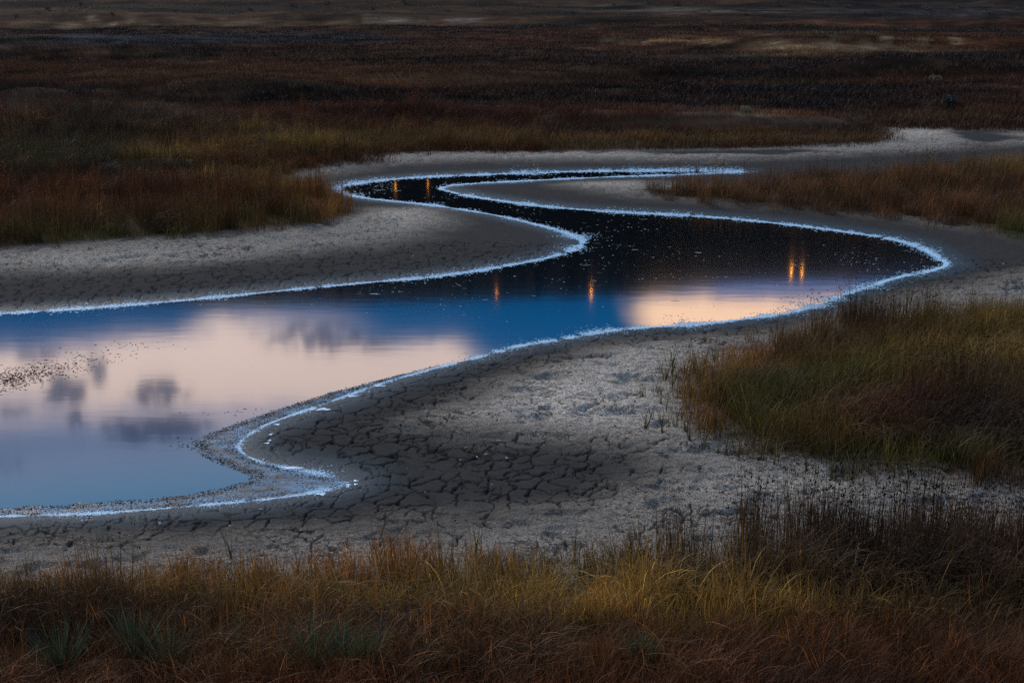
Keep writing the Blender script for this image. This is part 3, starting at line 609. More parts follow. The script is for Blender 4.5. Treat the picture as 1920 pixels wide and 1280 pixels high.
def h_front(px, py):
    reedy = sstep(px, 1050, 1400) * sstep(py, 1200, 1150)
    return 0.80 + 0.36 * reedy - 0.12 * sstep(py, 1180, 1260) - 0.22 * G(px, py, 1100, 1170, 600, 25)
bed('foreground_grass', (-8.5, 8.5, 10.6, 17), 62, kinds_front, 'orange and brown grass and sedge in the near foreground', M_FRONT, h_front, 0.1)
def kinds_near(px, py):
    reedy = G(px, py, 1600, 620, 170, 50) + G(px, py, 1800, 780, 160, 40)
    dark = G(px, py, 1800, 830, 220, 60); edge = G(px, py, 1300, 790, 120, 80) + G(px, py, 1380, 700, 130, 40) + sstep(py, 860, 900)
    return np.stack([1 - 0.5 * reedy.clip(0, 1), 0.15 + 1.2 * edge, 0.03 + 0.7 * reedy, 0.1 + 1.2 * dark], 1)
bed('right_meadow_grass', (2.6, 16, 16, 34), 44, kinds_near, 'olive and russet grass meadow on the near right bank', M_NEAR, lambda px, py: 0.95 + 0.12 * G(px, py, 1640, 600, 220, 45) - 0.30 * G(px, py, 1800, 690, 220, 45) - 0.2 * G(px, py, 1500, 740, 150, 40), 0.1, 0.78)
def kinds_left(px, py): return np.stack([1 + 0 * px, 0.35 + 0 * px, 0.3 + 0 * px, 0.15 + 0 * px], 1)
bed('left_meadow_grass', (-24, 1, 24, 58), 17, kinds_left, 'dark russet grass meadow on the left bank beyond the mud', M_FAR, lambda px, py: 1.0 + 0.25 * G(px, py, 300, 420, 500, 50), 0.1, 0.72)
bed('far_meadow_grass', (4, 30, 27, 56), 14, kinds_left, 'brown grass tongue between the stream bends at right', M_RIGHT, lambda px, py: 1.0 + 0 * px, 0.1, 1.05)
# upright amber leaves, bright orange in their own colour
P_flame = []
for i in range(4):
    P_flame.append(blades_mesh('flame%d' % i, [blade(random.gauss(0, .03), random.gauss(0, .03), random.uniform(0.34, 0.52), 0.014, random.uniform(-.1, 0.2), 0.1, random.uniform(0, 6.28), 4, 0, 0.8) for k in range(random.choice((1, 2, 3)))], m_plant))
C_flame = proto_collection('amber_kinds', P_flame)
x, y = region_points((-7, 7, 12.2, 15.5), 13); g = sdf(x, y, M_FRONT); k = (g < -0.2) & (fbm(x / 0.8, y / 0.8, 2, 251) > -0.05); x, y = x[k], y[k]; z = gpoint_z(x, y)[0]; n = len(x)
scatter('amber_leaves', np.stack([x, y, z], 1), np.stack([RNG.normal(0, .1, n), RNG.normal(0, .1, n), RNG.uniform(0, 6.28, n)], 1), np.stack([np.ones(n), np.ones(n), RNG.uniform(.7, 1.05, n)], 1), RNG.integers(0, 4, n), RNG.uniform(0.3, 1.1, (n, 1)) * np.array((0.36, 0.12, 0.022)), C_flame,
        'upright amber and orange leaves standing in the brown foreground grass', None)
# the plain behind
x, y = region_points((-75, 75, 38, 190), 4.0)
px, py = Q(x, y); g = sdf(x, y, M_FAR); keep = (g < -0.3) & ~((px < 780) & (y < 46)) & (RNG.random(len(x)) < np.clip(1.3 * 65 / np.hypot(x, y), 0.30, 1) ** 2.0) & (RNG.random(len(x)) < np.where(y > 118, 0.45, 1.0))
x, y = x[keep], y[keep]; z, s, g, d = gpoint_z(x, y); ok = s > 0.5; x, y, z = x[ok], y[ok], z[ok]
n = len(x); sc_ = RNG.uniform(0.8, 1.3, n); rot = np.stack([np.zeros(n), np.zeros(n), RNG.uniform(0, 6.28, n)], 1)
hz = sc_ * RNG.uniform(0.6, 1.25, n) * np.where(y > 118, 0.5, 1.0) * np.clip(70 / y, 0.55, 1)
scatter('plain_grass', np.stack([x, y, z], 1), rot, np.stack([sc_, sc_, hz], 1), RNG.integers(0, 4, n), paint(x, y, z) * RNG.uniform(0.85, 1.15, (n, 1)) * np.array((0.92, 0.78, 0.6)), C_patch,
        'dark reddish brown marsh grass over the wide plain behind', None)
print('plain', n)

# ------------------------------------------------------------------ foam, floating specks, algae
m_foam, T, B = material('foam')
c = T.attr('tint', 'INSTANCER').outputs['Color']; T.put(B.inputs['Base Color'], c); B.inputs['Roughness'].default_value = 0.55; B.inputs['Specular IOR Level'].default_value = 0.25
def chip(name, n=7, dome=0.22, jit=0.25, mat=None):
    V = [(0, 0, dome)]
    for i in range(n):
        a = i / n * 6.283; r = random.uniform(1 - jit, 1 + jit); V.append((r * math.cos(a), r * math.sin(a), -0.06))
    Fc = [(0, 1 + i, 1 + (i + 1) % n) for i in range(n)]
    me = bpy.data.meshes.new(name); me.from_pydata(V, [], Fc); me.update(); me.materials.append(mat or m_foam); return bpy.data.objects.new(name, me)
C_chip = proto_collection('chip_kinds', [chip('chip%d' % i) for i in range(4)])
m_weed, T, B = material('wet_weed'); T.put(B.inputs['Base Color'], T.attr('tint', 'INSTANCER').outputs['Color']); B.inputs['Roughness'].default_value = 0.9; B.inputs['Specular IOR Level'].default_value = 0.0
C_weed = proto_collection('weed_kinds', [chip('weed%d' % i, 6, 0.15, 0.4, m_weed) for i in range(4)])
def shoreline_samples(n):
    A = WATER; B_ = np.roll(A, -1, 0); L = np.hypot(*(B_ - A).T); rr = np.hypot(*((A + B_) / 2).T)
    w = L * np.clip(60 / rr, 0.5, 4) ; w[np.abs((A + B_)[:, 0] / 2) > 26] = 0; w[(A[:, 1] + B_[:, 1]) / 2 < 12] = 0
    # no foam where the loop is closed off far outside the picture
    far_close = (np.abs(A[:, 0] - WATER[0, 0]) < 0.5) & (L > 6); w[far_close] = 0
    i = RNG.choice(len(A), n, p=w / w.sum()); t = RNG.random(n)[:, None]; p = A[i] * (1 - t) + B_[i] * t
    nrm = (B_[i] - A[i]) / (L[i][:, None] + 1e-9); nrm = np.stack([nrm[:, 1], -nrm[:, 0]], 1); return p, nrm
def outward(p, nrm):
    q = p + nrm * 0.05; s = sdf(q[:, 0], q[:, 1], WATER); return nrm * np.where(s > 0, 1, -1)[:, None]
p, nrm = shoreline_samples(150000); nrm = outward(p, nrm); r = np.hypot(p[:, 0], p[:, 1])
px, py = Q(p[:, 0], p[:, 1])
wid = np.interp(r, [15, 24, 34, 48], [0.05, 0.08, 0.12, 0.20]) * 0.72 * np.clip(1 + 2.2 * fbm(p[:, 0] / 1.3, p[:, 1] / 1.3, 3, 171), 0.25, 3)
wid = wid * (1 + 4.0 * G(px, py, 1570, 552, 130, 50) + 1.2 * G(px, py, 1250, 620, 320, 30) + 1.5 * G(px, py, 1090, 456, 40, 20) + 1.4 * G(px, py, 1200, 323, 260, 8) + 0.8 * G(px, py, 680, 350, 60, 12) + 1.2 * G(px, py, 980, 650, 90, 20) + 3.0 * G(px, py, 600, 905, 70, 16) + 2.2 * G(px, py, 1745, 495, 50, 14) + 1.2 * G(px, py, 330, 955, 160, 12))
off = RNG.normal(0.0, 1.0, len(p)) * wid * 0.45 * np.where(RNG.random(len(p)) < 0.16, 3.0, 1.0)
q = p + nrm * off[:, None]; 
gap = fbm(p[:, 0] / 0.35, p[:, 1] / 0.35, 3, 181)
cov = 0.38 + 1.6 * gap + 0.4 * sstep(r, 22, 30)
cov = cov * (1 - 0.75 * G(px, py, 480, 835, 90, 40)) * (1 - 0.5 * ((px < 420) & (py > 900)) * 0.4)
k = RNG.random(len(p)) < np.clip(cov, 0.04, 1)
q, off, r, px, py = q[k], off[k], r[k], px[k], py[k]
z, s, g, d = gpoint_z(q[:, 0], q[:, 1]); n = len(q)
sz = np.interp(r, [15, 24, 34, 50], [0.0055, 0.0095, 0.015, 0.025]) * RNG.uniform(0.5, 1.5, n)
br = RNG.uniform(0.55, 1.0, n) * np.clip(1 - np.abs(off) / 1.2, 0.3, 1)
tint = np.stack([0.48 * br, 0.74 * br, 0.95 * br], 1)
scatter('shore_foam', np.stack([q[:, 0], q[:, 1], np.maximum(z, 0) + 0.003], 1), np.stack([RNG.normal(0, 0.1, n), RNG.normal(0, 0.1, n), RNG.uniform(0, 6.28, n)], 1), np.stack([sz * RNG.uniform(0.8, 1.6, n), sz, sz], 1), RNG.integers(0, 4, n), tint, C_chip,
        'bright white foam line and salt crust along the waterline', None)
print('foam', n)

def in_water_px(cx, cy, rx, ry, n, s_max=-0.05):
    a = RNG.normal(cx, rx, n); b = RNG.normal(cy, ry, n); x, y = P(a, b); k = sdf(x, y, WATER) < s_max; return x[k], y[k]
X = []; Y = []
for cx, cy, rx, ry, n in [(1160, 440, 60, 30, 300), (1120, 500, 110, 22, 260), (980, 400, 100, 14, 160), (1300, 480, 160, 30, 120), (1540, 500, 110, 22, 200), (1650, 490, 60, 12, 120), (760, 540, 150, 10, 240), (900, 540, 120, 12, 140),
    (760, 352, 60, 7, 220), (690, 352, 30, 6, 160), (850, 370, 60, 6, 110), (1040, 415, 90, 12, 120), (1100, 580, 260, 24, 110), (1400, 560, 120, 14, 60), (600, 560, 260, 14, 70), (200, 580, 160, 10, 50), (1480, 525, 60, 5, 60), (1330, 520, 90, 4, 70), (1000, 330, 300, 2.2, 160)]:
    a, b = in_water_px(cx, cy, rx, ry, n); X.append(a); Y.append(b)
x = np.concatenate(X); y = np.concatenate(Y); kk = RNG.random(len(x)) < np.clip(0.40 + 2.2 * fbm(x / 1.2, y / 1.6, 3, 211), 0.04, 1); x, y = x[kk], y[kk]; n = len(x); r = np.hypot(x, y)
sz = 0.0072 * (r / 25) * RNG.uniform(0.4, 1.5, n) ** 1.5; elong = RNG.uniform(1, 1.8, n) * np.where(RNG.random(n) < 0.05, 5, 1)
br = RNG.uniform(0.0, 1.0, n) ** 1.8 * 0.85 + 0.06
scatter('floating_flecks', np.stack([x, y, np.full(n, 0.002)], 1), np.stack([np.zeros(n), np.zeros(n), RNG.normal(0, 0.25, n)], 1), np.stack([sz * elong, sz, sz * 0.4], 1), RNG.integers(0, 4, n), np.stack([0.75 * br, 0.82 * br, 0.88 * br], 1), C_chip,
        'pale flecks of foam floating on the dark still water', None)

# algae mat in the near bay
MAT = traced([(-700, 958), (0, 952), (150, 944), (300, 934), (385, 922), (440, 908), (478, 893), (440, 880), (405, 866), (372, 848), (366, 830), (395, 812), (450, 792), (520, 768), (600, 742), (680, 720), (760, 700), (830, 684), (760, 706), (700, 724), (620, 754), (505, 796), (450, 830),
 (462, 853), (560, 884), (655, 903), (570, 927), (400, 946), (200, 962), (0, 970), (-700, 988)], 0.0, 2)
bx0, bx1 = -14, 0.5
x = RNG.uniform(-9.5, 0.3, 260000); y = RNG.uniform(16.2, 25, 260000)
sd = sdf(x, y, MAT); lum = fbm(x / 0.5, y / 0.28, 4, 191); fl = fbm(x / 0.12, y / 0.10, 2, 195)
outer = np.exp(-((sd + 0.09) / 0.09) ** 2)
ws = sdf(x, y, WATER)
k = (sd + 0.10 * lum < 0.02) & (RNG.random(len(x)) < np.clip(0.30 + 0.8 * outer + 0.6 * fl + 0.6 * lum, 0.04, 1)) & (ws < 0.02)
x, y, sd, lum, outer, ws = x[k], y[k], sd[k], lum[k], outer[k], ws[k]; n = len(x)
pale = (RNG.random(n) < np.clip(0.16 + 1.5 * lum - 0.7 * outer + 0.8 * sstep(ws, -0.40, -0.05) + 0.5 * G(*Q(x, y), 560, 908, 120, 20), 0, 0.95))
sz = 0.0068 * RNG.uniform(0.4, 1.5, n)
br = RNG.uniform(0.2, 0.75, n)
tint = np.where(pale[:, None], np.stack([0.42 * br, 0.66 * br, 0.88 * br], 1), np.stack([0.016 + 0 * br, 0.020 + 0 * br, 0.026 + 0 * br], 1))
scatter('algae_mat', np.stack([x, y, np.full(n, 0.003)], 1), np.stack([RNG.normal(0, 0.25, n), RNG.normal(0, 0.25, n), RNG.uniform(0, 6.28, n)], 1), np.stack([sz * RNG.uniform(0.8, 2.2, n), sz, sz * RNG.uniform(0.4, 1.6, n)], 1), RNG.integers(0, 4, n), tint, C_weed,
        'speckled grey algae mat floating at the near bay edge', None)
print('algae', n)
m_film, T, B = material('scum_film'); B.inputs['Base Color'].default_value = (0.045, 0.075, 0.105, 1); B.inputs['Roughness'].default_value = 0.32; B.inputs['IOR'].default_value = 1.6
fg = T.new('ShaderNodeNewGeometry').outputs['Position']; T.put(B.inputs['Base Color'], T.mix(T.smooth(T.noise(T.scale(fg, (1, 2.2, 1)), 2.6, 5, 0.6), 0.38, 0.64), (0.006, 0.010, 0.016), (0.09, 0.15, 0.21))); T.put(B.inputs['Roughness'], T.smooth(T.noise(T.scale(fg, (1, 2.2, 1)), 2.6, 5, 0.6), 0.38, 0.64, 0.6, 0.25)); B.inputs['Specular IOR Level'].default_value = 0.3
fx, fy = np.meshgrid(np.arange(-9.5, 0.3, 0.035), np.arange(16.2, 25, 0.035), indexing='ij'); fx = fx.ravel(); fy = fy.ravel()
fs = sdf(fx, fy, MAT) + 0.10 * fbm(fx / 0.4, fy / 0.25, 3, 199) < -0.02
V = []; Fc = []
for cx_, cy_ in zip(fx[fs], fy[fs]):
    b_ = len(V); h_ = 0.0175; V += [(cx_ - h_, cy_ - h_, 0.0016), (cx_ + h_, cy_ - h_, 0.0016), (cx_ + h_, cy_ + h_, 0.0016), (cx_ - h_, cy_ + h_, 0.0016)]; Fc.append((b_, b_ + 1, b_ + 2, b_ + 3))
tag(mesh_obj('scum_film', V, Fc, m_film), 'smooth grey blue film of scum over the near bay edge', None, None, 'stuff')
# dark drifting weed at far left of the pool
X = []; Y = []
for cx, cy, rx, ry, n in [(20, 712, 26, 8, 380), (60, 700, 30, 8, 300), (110, 688, 34, 6, 170), (170, 672, 40, 7, 90), (250, 650, 40, 5, 40), (430, 772, 40, 4, 16), (370, 835, 16, 5, 60), (-60, 722, 50, 10, 300)]:
    a, b = in_water_px(cx, cy, rx, ry, n); X.append(a); Y.append(b)
x = np.concatenate(X); y = np.concatenate(Y); n = len(x); sz = 0.012 * RNG.uniform(0.5, 1.5, n)
scatter('drifting_weed', np.stack([x, y, np.full(n, 0.002)], 1), np.stack([np.zeros(n), np.zeros(n), RNG.uniform(0, 6.28, n)], 1), np.stack([sz * RNG.uniform(1, 2.4, n), sz, sz * 2.0], 1), RNG.integers(0, 4, n), np.tile((0.012, 0.014, 0.018), (n, 1)), C_weed,
        'dark specks of weed drifting on the pale reflection at left', None)

# small puddles of standing water along the near waterline: shallow convex pools
m_pud, T, B = material('puddle_sky_white'); B.inputs['Base Color'].default_value = (0.62, 0.74, 0.85, 1); B.inputs['Roughness'].default_value = 0.25  # near-white base colour stands for sky reflected in the puddles
def puddle(px_, py_, w, h, lab):
    x, y = P(px_, py_, 0.03); z = gpoint_z(x, y)[0][0]; sx_ = w / F * math.hypot(y, CAMZ) / 2; sy_ = h / F * math.hypot(y, CAMZ) / 2 / 0.36
    V = [(0, 0, 0.006)]; n = 18
    for i in range(n):
        a = i / n * 6.283; r = 1 + 0.28 * math.sin(3 * a + px_) + 0.18 * math.sin(5 * a + py_) + random.uniform(-.1, .1); V.append((sx_ * r * math.cos(a), sy_ * r * math.sin(a), 0.001))
    o = mesh_obj('mud_puddle', V, [(0, 1 + i, 1 + (i + 1) % n) for i in range(n)], m_pud); o.location = (float(x), float(y), float(z) + 0.006)
    tag(o, lab, 'foam patch', 'white puddle patches left on the wet mud')
for a in [(606, 767, 24, 5, 'long white puddle on wet mud where the bay narrows'), (584, 765, 14, 3.5, 'slim white puddle just left of the longest one'), (520, 795, 9, 4, 'small round white puddle above the bay point'),
    (508, 815, 7, 3, 'tiny pale puddle on the dark mud point, upper one'), (506, 827, 6, 3, 'tiny pale puddle in the middle of the mud point'), (501, 832, 9, 3, 'tiny puddle lowest on the dark mud point'),
    (612, 899, 26, 4, 'thin white puddle at the tip of the bay'), (548, 874, 38, 5, 'white puddle streak on the inner bend of the bay'), (667, 900, 8, 3, 'upper small puddle beyond the tip of the bay'), (653, 907, 9, 3, 'middle small puddle beyond the tip of the bay'),
    (667, 907, 7, 3, 'rightmost small puddle beyond the tip of the bay'), (652, 911, 6, 2.5, 'lowest small puddle beyond the tip of the bay'), (602, 925, 18, 4, 'puddle just below the tip of the bay'), (712, 722, 20, 3, 'puddle streak along the middle of the near shore'), (660, 741, 22, 4, 'bright puddle streak above the narrowing bay')]: puddle(*a)

# loose mud crumbs and curled flakes
m_crumb, T, B = material('mud_crumb'); T.put(B.inputs['Base Color'], T.attr('tint', 'INSTANCER').outputs['Color']); B.inputs['Roughness'].default_value = 0.95; B.inputs['Specular IOR Level'].default_value = 0.05
def crumb(name):
    V = []; n = 6
    for k, (zz, rr) in enumerate(((0, 1.0), (0.35, 0.9), (0.6, 0.4))):
        for i in range(n):
            a = i / n * 6.283 + 0.3 * k; r = rr * random.uniform(.7, 1.25); V.append((r * math.cos(a), r * math.sin(a), zz * random.uniform(.7, 1.3)))
    Fc = [(k * n + i, k * n + (i + 1) % n, (k + 1) * n + (i + 1) % n, (k + 1) * n + i) for k in range(2) for i in range(n)] + [tuple(2 * n + i for i in range(n))]
    return mesh_obj(name, V, Fc, m_crumb, link=False)
C_crumb = proto_collection('crumb_kinds', [crumb('crumb%d' % i) for i in range(4)])
x, y = region_points((-16, 20, 15, 40), 130, None, 90000); s, g, d, f = masks(x, y); cl = fbm(x / 0.9, y / 0.6, 3, 201)
ok = (s > 0.25) & (g > -0.6) & (RNG.random(len(x)) < np.clip(0.28 + 1.3 * cl, 0.02, 1) * np.clip(1.5 * sstep(-d, -0.4, 0.6), 0.15, 1)); x, y, s, g, d = x[ok], y[ok], s[ok], g[ok], d[ok]; n = len(x)
z = height(x, y, s, g, d); sz = 0.004 + 0.016 * RNG.random(n) ** 4; lo = RNG.random(n) < 0.55; v = RNG.uniform(0.6, 1.2, n)[:, None]
scatter('mud_crumbs', np.stack([x, y, z - 0.002], 1), np.stack([RNG.normal(0, .3, n), RNG.normal(0, .3, n), RNG.uniform(0, 6.28, n)], 1), np.stack([sz * RNG.uniform(0.8, 2.2, n), sz, sz * RNG.uniform(.5, 1.2, n)], 1), RNG.integers(0, 4, n),
        np.where(lo[:, None], v * np.array((0.05, 0.038, 0.03)), v * np.array((0.34, 0.31, 0.275))), C_crumb, 'loose crumbs and curled flakes of dried mud on the banks', None)
print('crumbs', n)

# ------------------------------------------------------------------ yucca-like tufts, stalks, plumes in the foreground
m_yucca = plant_material('yucca_leaf', False, (0.058, 0.074, 0.034), 0.15)
m_stalk = plant_material('dead_stalk', False, (0.075, 0.070, 0.075), 0.0)
m_plume = plant_material('seed_plume', False, (0.24, 0.16, 0.085), 0.3)
m_tuft = plant_material('edge_tuft_blade', False, (0.095, 0.075, 0.022), 0.3)
def yucca(px_, py_, h, n, label):
    x, y = P(px_, py_, 0.12); z = gpoint_z(x, y)[0][0]; L = []
    for i in range(n):
        a = random.uniform(0, 6.28); le = random.uniform(0.02, 0.85) ** 1.0
        b = blade(0.03 * math.cos(a), 0.03 * math.sin(a), 1.25 * h * random.uniform(0.7, 1.0) * math.cos(le * 0.8), 0.011, le, 0.12, a, 4); L.append(b)
    o = blades_mesh('yucca', L, m_yucca); COL.objects.link(o); o.location = (float(x), float(y), float(z) - 0.02)
    tag(o, label, 'plant', 'spiky green plants in the foreground')
for a in [(115, 1262, .52, 150, 'spiky green plant at the lower left, leftmost of all'), (255, 1240, .50, 130, 'spiky green plant behind and between the two at lower left'), (318, 1262, .48, 120, 'spiky green plant beside a thin dead stalk, lower left'), (442, 1242, .40, 50, 'small sparse spiky green plant between lower left and middle ones'),
    (585, 1268, .52, 150, 'spiky green plant at left of the wide clump'), (640, 1275, .50, 170, 'widest spiky green plant in the middle of the clump'), (690, 1272, .46, 130, 'spiky green plant at right of the wide clump'), (800, 1270, .30, 50, 'low green spiky plant right of the wide clump'), (1200, 1255, .36, 110, 'single spiky green plant right of centre in the foreground')]: yucca(*a)
def stalk(px_, py_, h, lean, label, fork=False):
    x, y = P(px_, py_, 0.12); z = gpoint_z(x, y)[0][0]
    cu = bpy.data.meshes.new('dry_stalk'); V = []; Fc = []
    def tube(pts, r0, r1):
        b = len(V); k = 5
        for i, p_ in enumerate(pts):
            rr = r0 + (r1 - r0) * i / (len(pts) - 1)
            for j in range(k): V.append((p_[0] + rr * math.cos(j * 6.283 / k), p_[1] + rr * math.sin(j * 6.283 / k), p_[2]))
        for i in range(len(pts) - 1):
            for j in range(k): Fc.append((b + i * k + j, b + i * k + (j + 1) % k, b + (i + 1) * k + (j + 1) % k, b + (i + 1) * k + j))
    pts = [(lean * h * t + 0.012 * math.sin(7 * t + px_), 0, h * t) for t in np.linspace(0, 1, 8)]; tube(pts, 0.008, 0.003)
    if fork:
        for t, sgn in ((0.45, 1), (0.6, -1), (0.72, 1)):
            o_ = pts[int(t * 7)]; tube([(o_[0] + sgn * 0.16 * u * h, 0.05 * u, o_[2] + 0.34 * u * h) for u in np.linspace(0, 1, 4)], 0.004, 0.002)
    cu.from_pydata(V, [], Fc); cu.update(); fattr(cu, 'bt', np.full(len(V), 0.4)); fattr(cu, 'br', np.full(len(V), 0.5)); cu.materials.append(m_stalk)
    o = bpy.data.objects.new('dry_stalk', cu); COL.objects.link(o); o.location = (float(x), float(y), float(z)); tag(o, label, 'dead stalk', 'bare grey stalks in the foreground')
stalk(345, 1240, .62, .07, 'thin grey dead stalk beside the lower left spiky plants'); stalk(580, 1245, .62, .06, 'grey dead stalk rising from the wide spiky clump'); stalk(695, 1275, .78, .22, 'forked grey twig leaning right at the clump edge', True)
stalk(765, 1235, .62, .0, 'upright bare stalk right of the wide spiky clump'); stalk(715, 1005, .38, .2, 'short bare twig on the mud at the grass edge', True)
def plume(px_, py_, h, i):
    x, y = P(px_, py_ + 75, 0.12); z = gpoint_z(x, y)[0][0]; L = [blade(0, 0, h, 0.006, 0.03, 0.08, i, 5, 0, 0.6)]
    for k in range(34):
        t = 0.62 + 0.38 * k / 34; d_ = np.array((math.cos(i), math.sin(i), 0)); o_ = d_ * (0.03 * t + 0.08 * t * t) * h + np.array((0, 0, h * t)); a = random.uniform(0, 6.28)
        e = o_ + np.array((math.cos(a) * 0.016, math.sin(a) * 0.016, 0.018)); L.append(([o_, (o_ + e) / 2, e], [0.002, 0.005, 0], np.array((math.sin(a), math.cos(a), 0)), random.uniform(0.4, 0.9)))
    o = blades_mesh('grass_plume', L, m_plume); COL.objects.link(o); o.location = (float(x), float(y), float(z)); return o
plabs = [((1043, 1078), 'leftmost pale seed plume before the brown sedge'), ((1062, 1072), 'pale seed plume second from the left before the sedge'), ((1123, 1070), 'fullest pale seed plume standing in the foreground row'), ((1136, 1062), 'slender pale seed plume beside the fullest one'), ((1158, 1068), 'pale curved seed plume left of a taller thin one'), ((1165, 1055), 'tall thin pale seed plume in the middle of the row'),
 ((1206, 1112), 'low pale seed plume in front of the olive tufts'), ((1300, 1062), 'pale seed plume at the left of the right hand row'), ((1312, 1052), 'pale drooping plume in the right hand row'), ((1328, 1060), 'straight pale plume in the middle of right hand row'), ((1345, 1054), 'tallest pale plume of the right hand row'), ((1355, 1068), 'pale plume at the right end of its row'),
 ((906, 1068), 'single pale plume left of centre by orange sedge'), ((1590, 1075), 'lone pale plume among the dark sedge at right'), ((590, 1170), 'pale plume in the brown grass left of centre')]
for i, ((a, b), lab) in enumerate(plabs): tag(plume(a, b, random.uniform(0.62, 0.74), i), lab, 'seed plume', 'pale grass plumes in the foreground')

# lone tufts at the edge of the near right meadow
tproto = []
for i in range(4):
    L = [blade(random.gauss(0, .02), random.gauss(0, .02), random.uniform(0.22, 0.40), 0.011, random.uniform(0.02, 0.4), 0.15, random.uniform(0, 6.28), 4) for k in range(9)]
    tproto.append(blades_mesh('edge_tuft', L, m_tuft))
tspots = [(1240, 705), (1248, 712), (1256, 690), (1262, 708), (1272, 715), (1285, 722), (1228, 742), (1262, 735), (1205, 748), (1240, 762), (1252, 774), (1222, 790), (1212, 808), (1243, 812), (1255, 800), (1268, 806), (1285, 815), (1292, 832), (1318, 840), (1345, 848), (1362, 856), (1382, 862), (1430, 868), (1300, 700), (1318, 690), (1340, 682), (1455, 878), (1510, 888), (1528, 893), (1560, 900), (1600, 905), (1640, 915), (1700, 925),
 (52, 1078), (178, 1070), (430, 1052), (738, 1040), (890, 1046), (1075, 1056), (1490, 1030), (1620, 1018), (1800, 1016)]
for i, (a, b) in enumerate(tspots):
    src = tproto[i % 4]; o = src.copy(); COL.objects.link(o); x, y = P(a, b, 0.1); z = gpoint_z(x, y)[0][0]; o.location = (float(x), float(y), float(z) - 0.01); o.rotation_euler = (0, 0, i * 1.7); s1 = random.uniform(0.8, 1.3); o.scale = (s1, s1, s1)
    if b > 950: tag(o, 'lone tuft of stiff amber grass at the foreground mud edge', 'grass tuft', 'lone tufts along the foreground edge')
    else: tag(o, 'lone tuft of stiff green amber grass beside the near right meadow', 'grass tuft', 'lone tufts along the right meadow edge')

# ------------------------------------------------------------------ bushes on the plain and the slope
m_leaf, T, B = material('bush_leaf'); oi = T.new('ShaderNodeObjectInfo').outputs['Random']
T.put(B.inputs['Base Color'], T.mix(oi, (0.020, 0.018, 0.012), (0.055, 0.045, 0.028))); B.inputs['Roughness'].default_value = 0.8
m_leafp, T, B = material('pale_bush_leaf'); B.inputs['Base Color'].default_value = (0.16, 0.12, 0.05, 1); B.inputs['Roughness'].default_value = 0.8
m_twig, T, B = material('bush_twig'); B.inputs['Base Color'].default_value = (0.04, 0.03, 0.022, 1); B.inputs['Roughness'].default_value = 0.9
def leaf_cloud(name, n, rx, ry, rz, leaf, mat):
    V = []; Fc = []; lobes = [(random.uniform(-.6, .6), random.uniform(-.6, .6), random.uniform(0.3, .9), random.uniform(.3, .55)) for _ in range(7)]
    for i in range(n):
        lx, ly, lz, lr = random.choice(lobes); d_ = Vector((random.gauss(0, 1), random.gauss(0, 1), random.gauss(0, 1))).normalized() * lr * random.uniform(0.5, 1) ** 0.5
        c_ = Vector(((lx + d_.x) * rx, (ly + d_.y) * ry, max(0.03, (lz + d_.z * 0.7) * rz))); u = Vector((random.gauss(0, 1), random.gauss(0, 1), random.gauss(0, 1))).normalized() * leaf; w = u.orthogonal().normalized() * leaf * 0.5
        b = len(V); V += [c_ - u, c_ + w, c_ + u, c_ - w]; Fc.append((b, b + 1, b + 2, b + 3))
    return mesh_obj(name, V, Fc, mat, link=False)
def twigs(name, n, rx, rz):
    V = []; Fc = []
    for i in range(n):
        a = random.uniform(0, 6.28); e = Vector((math.cos(a) * rx * random.uniform(.2, .8), math.sin(a) * rx * random.uniform(.2, .8), rz * random.uniform(.5, .9))); r = 0.02 * rx; b = len(V)
        for p_, q_ in ((Vector((0, 0, 0)), r), (e, r * .3)):
            for j in range(3): V.append(p_ + Vector((q_ * math.cos(j * 2.1), q_ * math.sin(j * 2.1), 0)))
        for j in range(3): Fc.append((b + j, b + (j + 1) % 3, b + 3 + (j + 1) % 3, b + 3 + j))
    return mesh_obj(name, V, Fc, m_twig, link=False)
def bush(px_, py_, w, label, mat, hz_=0.8, group=None, n=420, fol=None, tw=None):
    # find the ground under the line of sight
    d_ = ray(px_, py_); ts = np.geomspace(25, 240, 500); xx = d_[0] * ts; yy = d_[1] * ts; zz = CAMZ + d_[2] * ts
    h_ = gpoint_z(xx, yy)[0]; k = int(np.argmax(h_ > zz)) if (h_ > zz).any() else len(ts) - 1
    x, y, z = float(xx[k]), float(yy[k]), float(h_[k]); W_ = w / F * math.hypot(x, y) / 2
    e = bpy.data.objects.new('shrub', None); COL.objects.link(e); e.location = (x, y, z - 0.02); e.empty_display_size = 0.2
    f1 = leaf_cloud('foliage', n, W_, W_, W_ * 1.1 * hz_, W_ * 0.11, mat); COL.objects.link(f1); f1.parent = e
    t1 = twigs('stem', 9, W_, W_ * hz_); COL.objects.link(t1); t1.parent = e
    tag(e, label, 'shrub', group)
bush(1782, 203, 38, 'dark rounded bush with pale top beside the upper dry bed', m_leaf, 1.0, None, 700)
bush(1752, 158, 26, 'pale wispy bush on the brown plain at right', m_leafp, 1.0, None, 260)
bush(1396, 212, 26, 'pale bush above the grassy point at upper right', m_leafp, 0.7, None, 300)
hs = [(548, 12, 16), (612, 11, 20), (470, 22, 12), (330, 24, 14), (210, 30, 12), (90, 20, 16), (30, 32, 12), (150, 12, 14), (700, 18, 12), (760, 9, 16), (840, 22, 12), (900, 12, 14), (1010, 16, 12), (1075, 25, 14), (1150, 10, 12), (1215, 8, 18), (1265, 11, 22), (1330, 24, 12), (1398, 30, 14), (1460, 12, 24), (1545, 12, 14), (1590, 16, 20), (1620, 28, 12), (1690, 12, 16), (1735, 22, 22), (1800, 15, 18), (1850, 28, 16), (1905, 20, 18), (1660, 36, 10), (1200, 84, 10)]
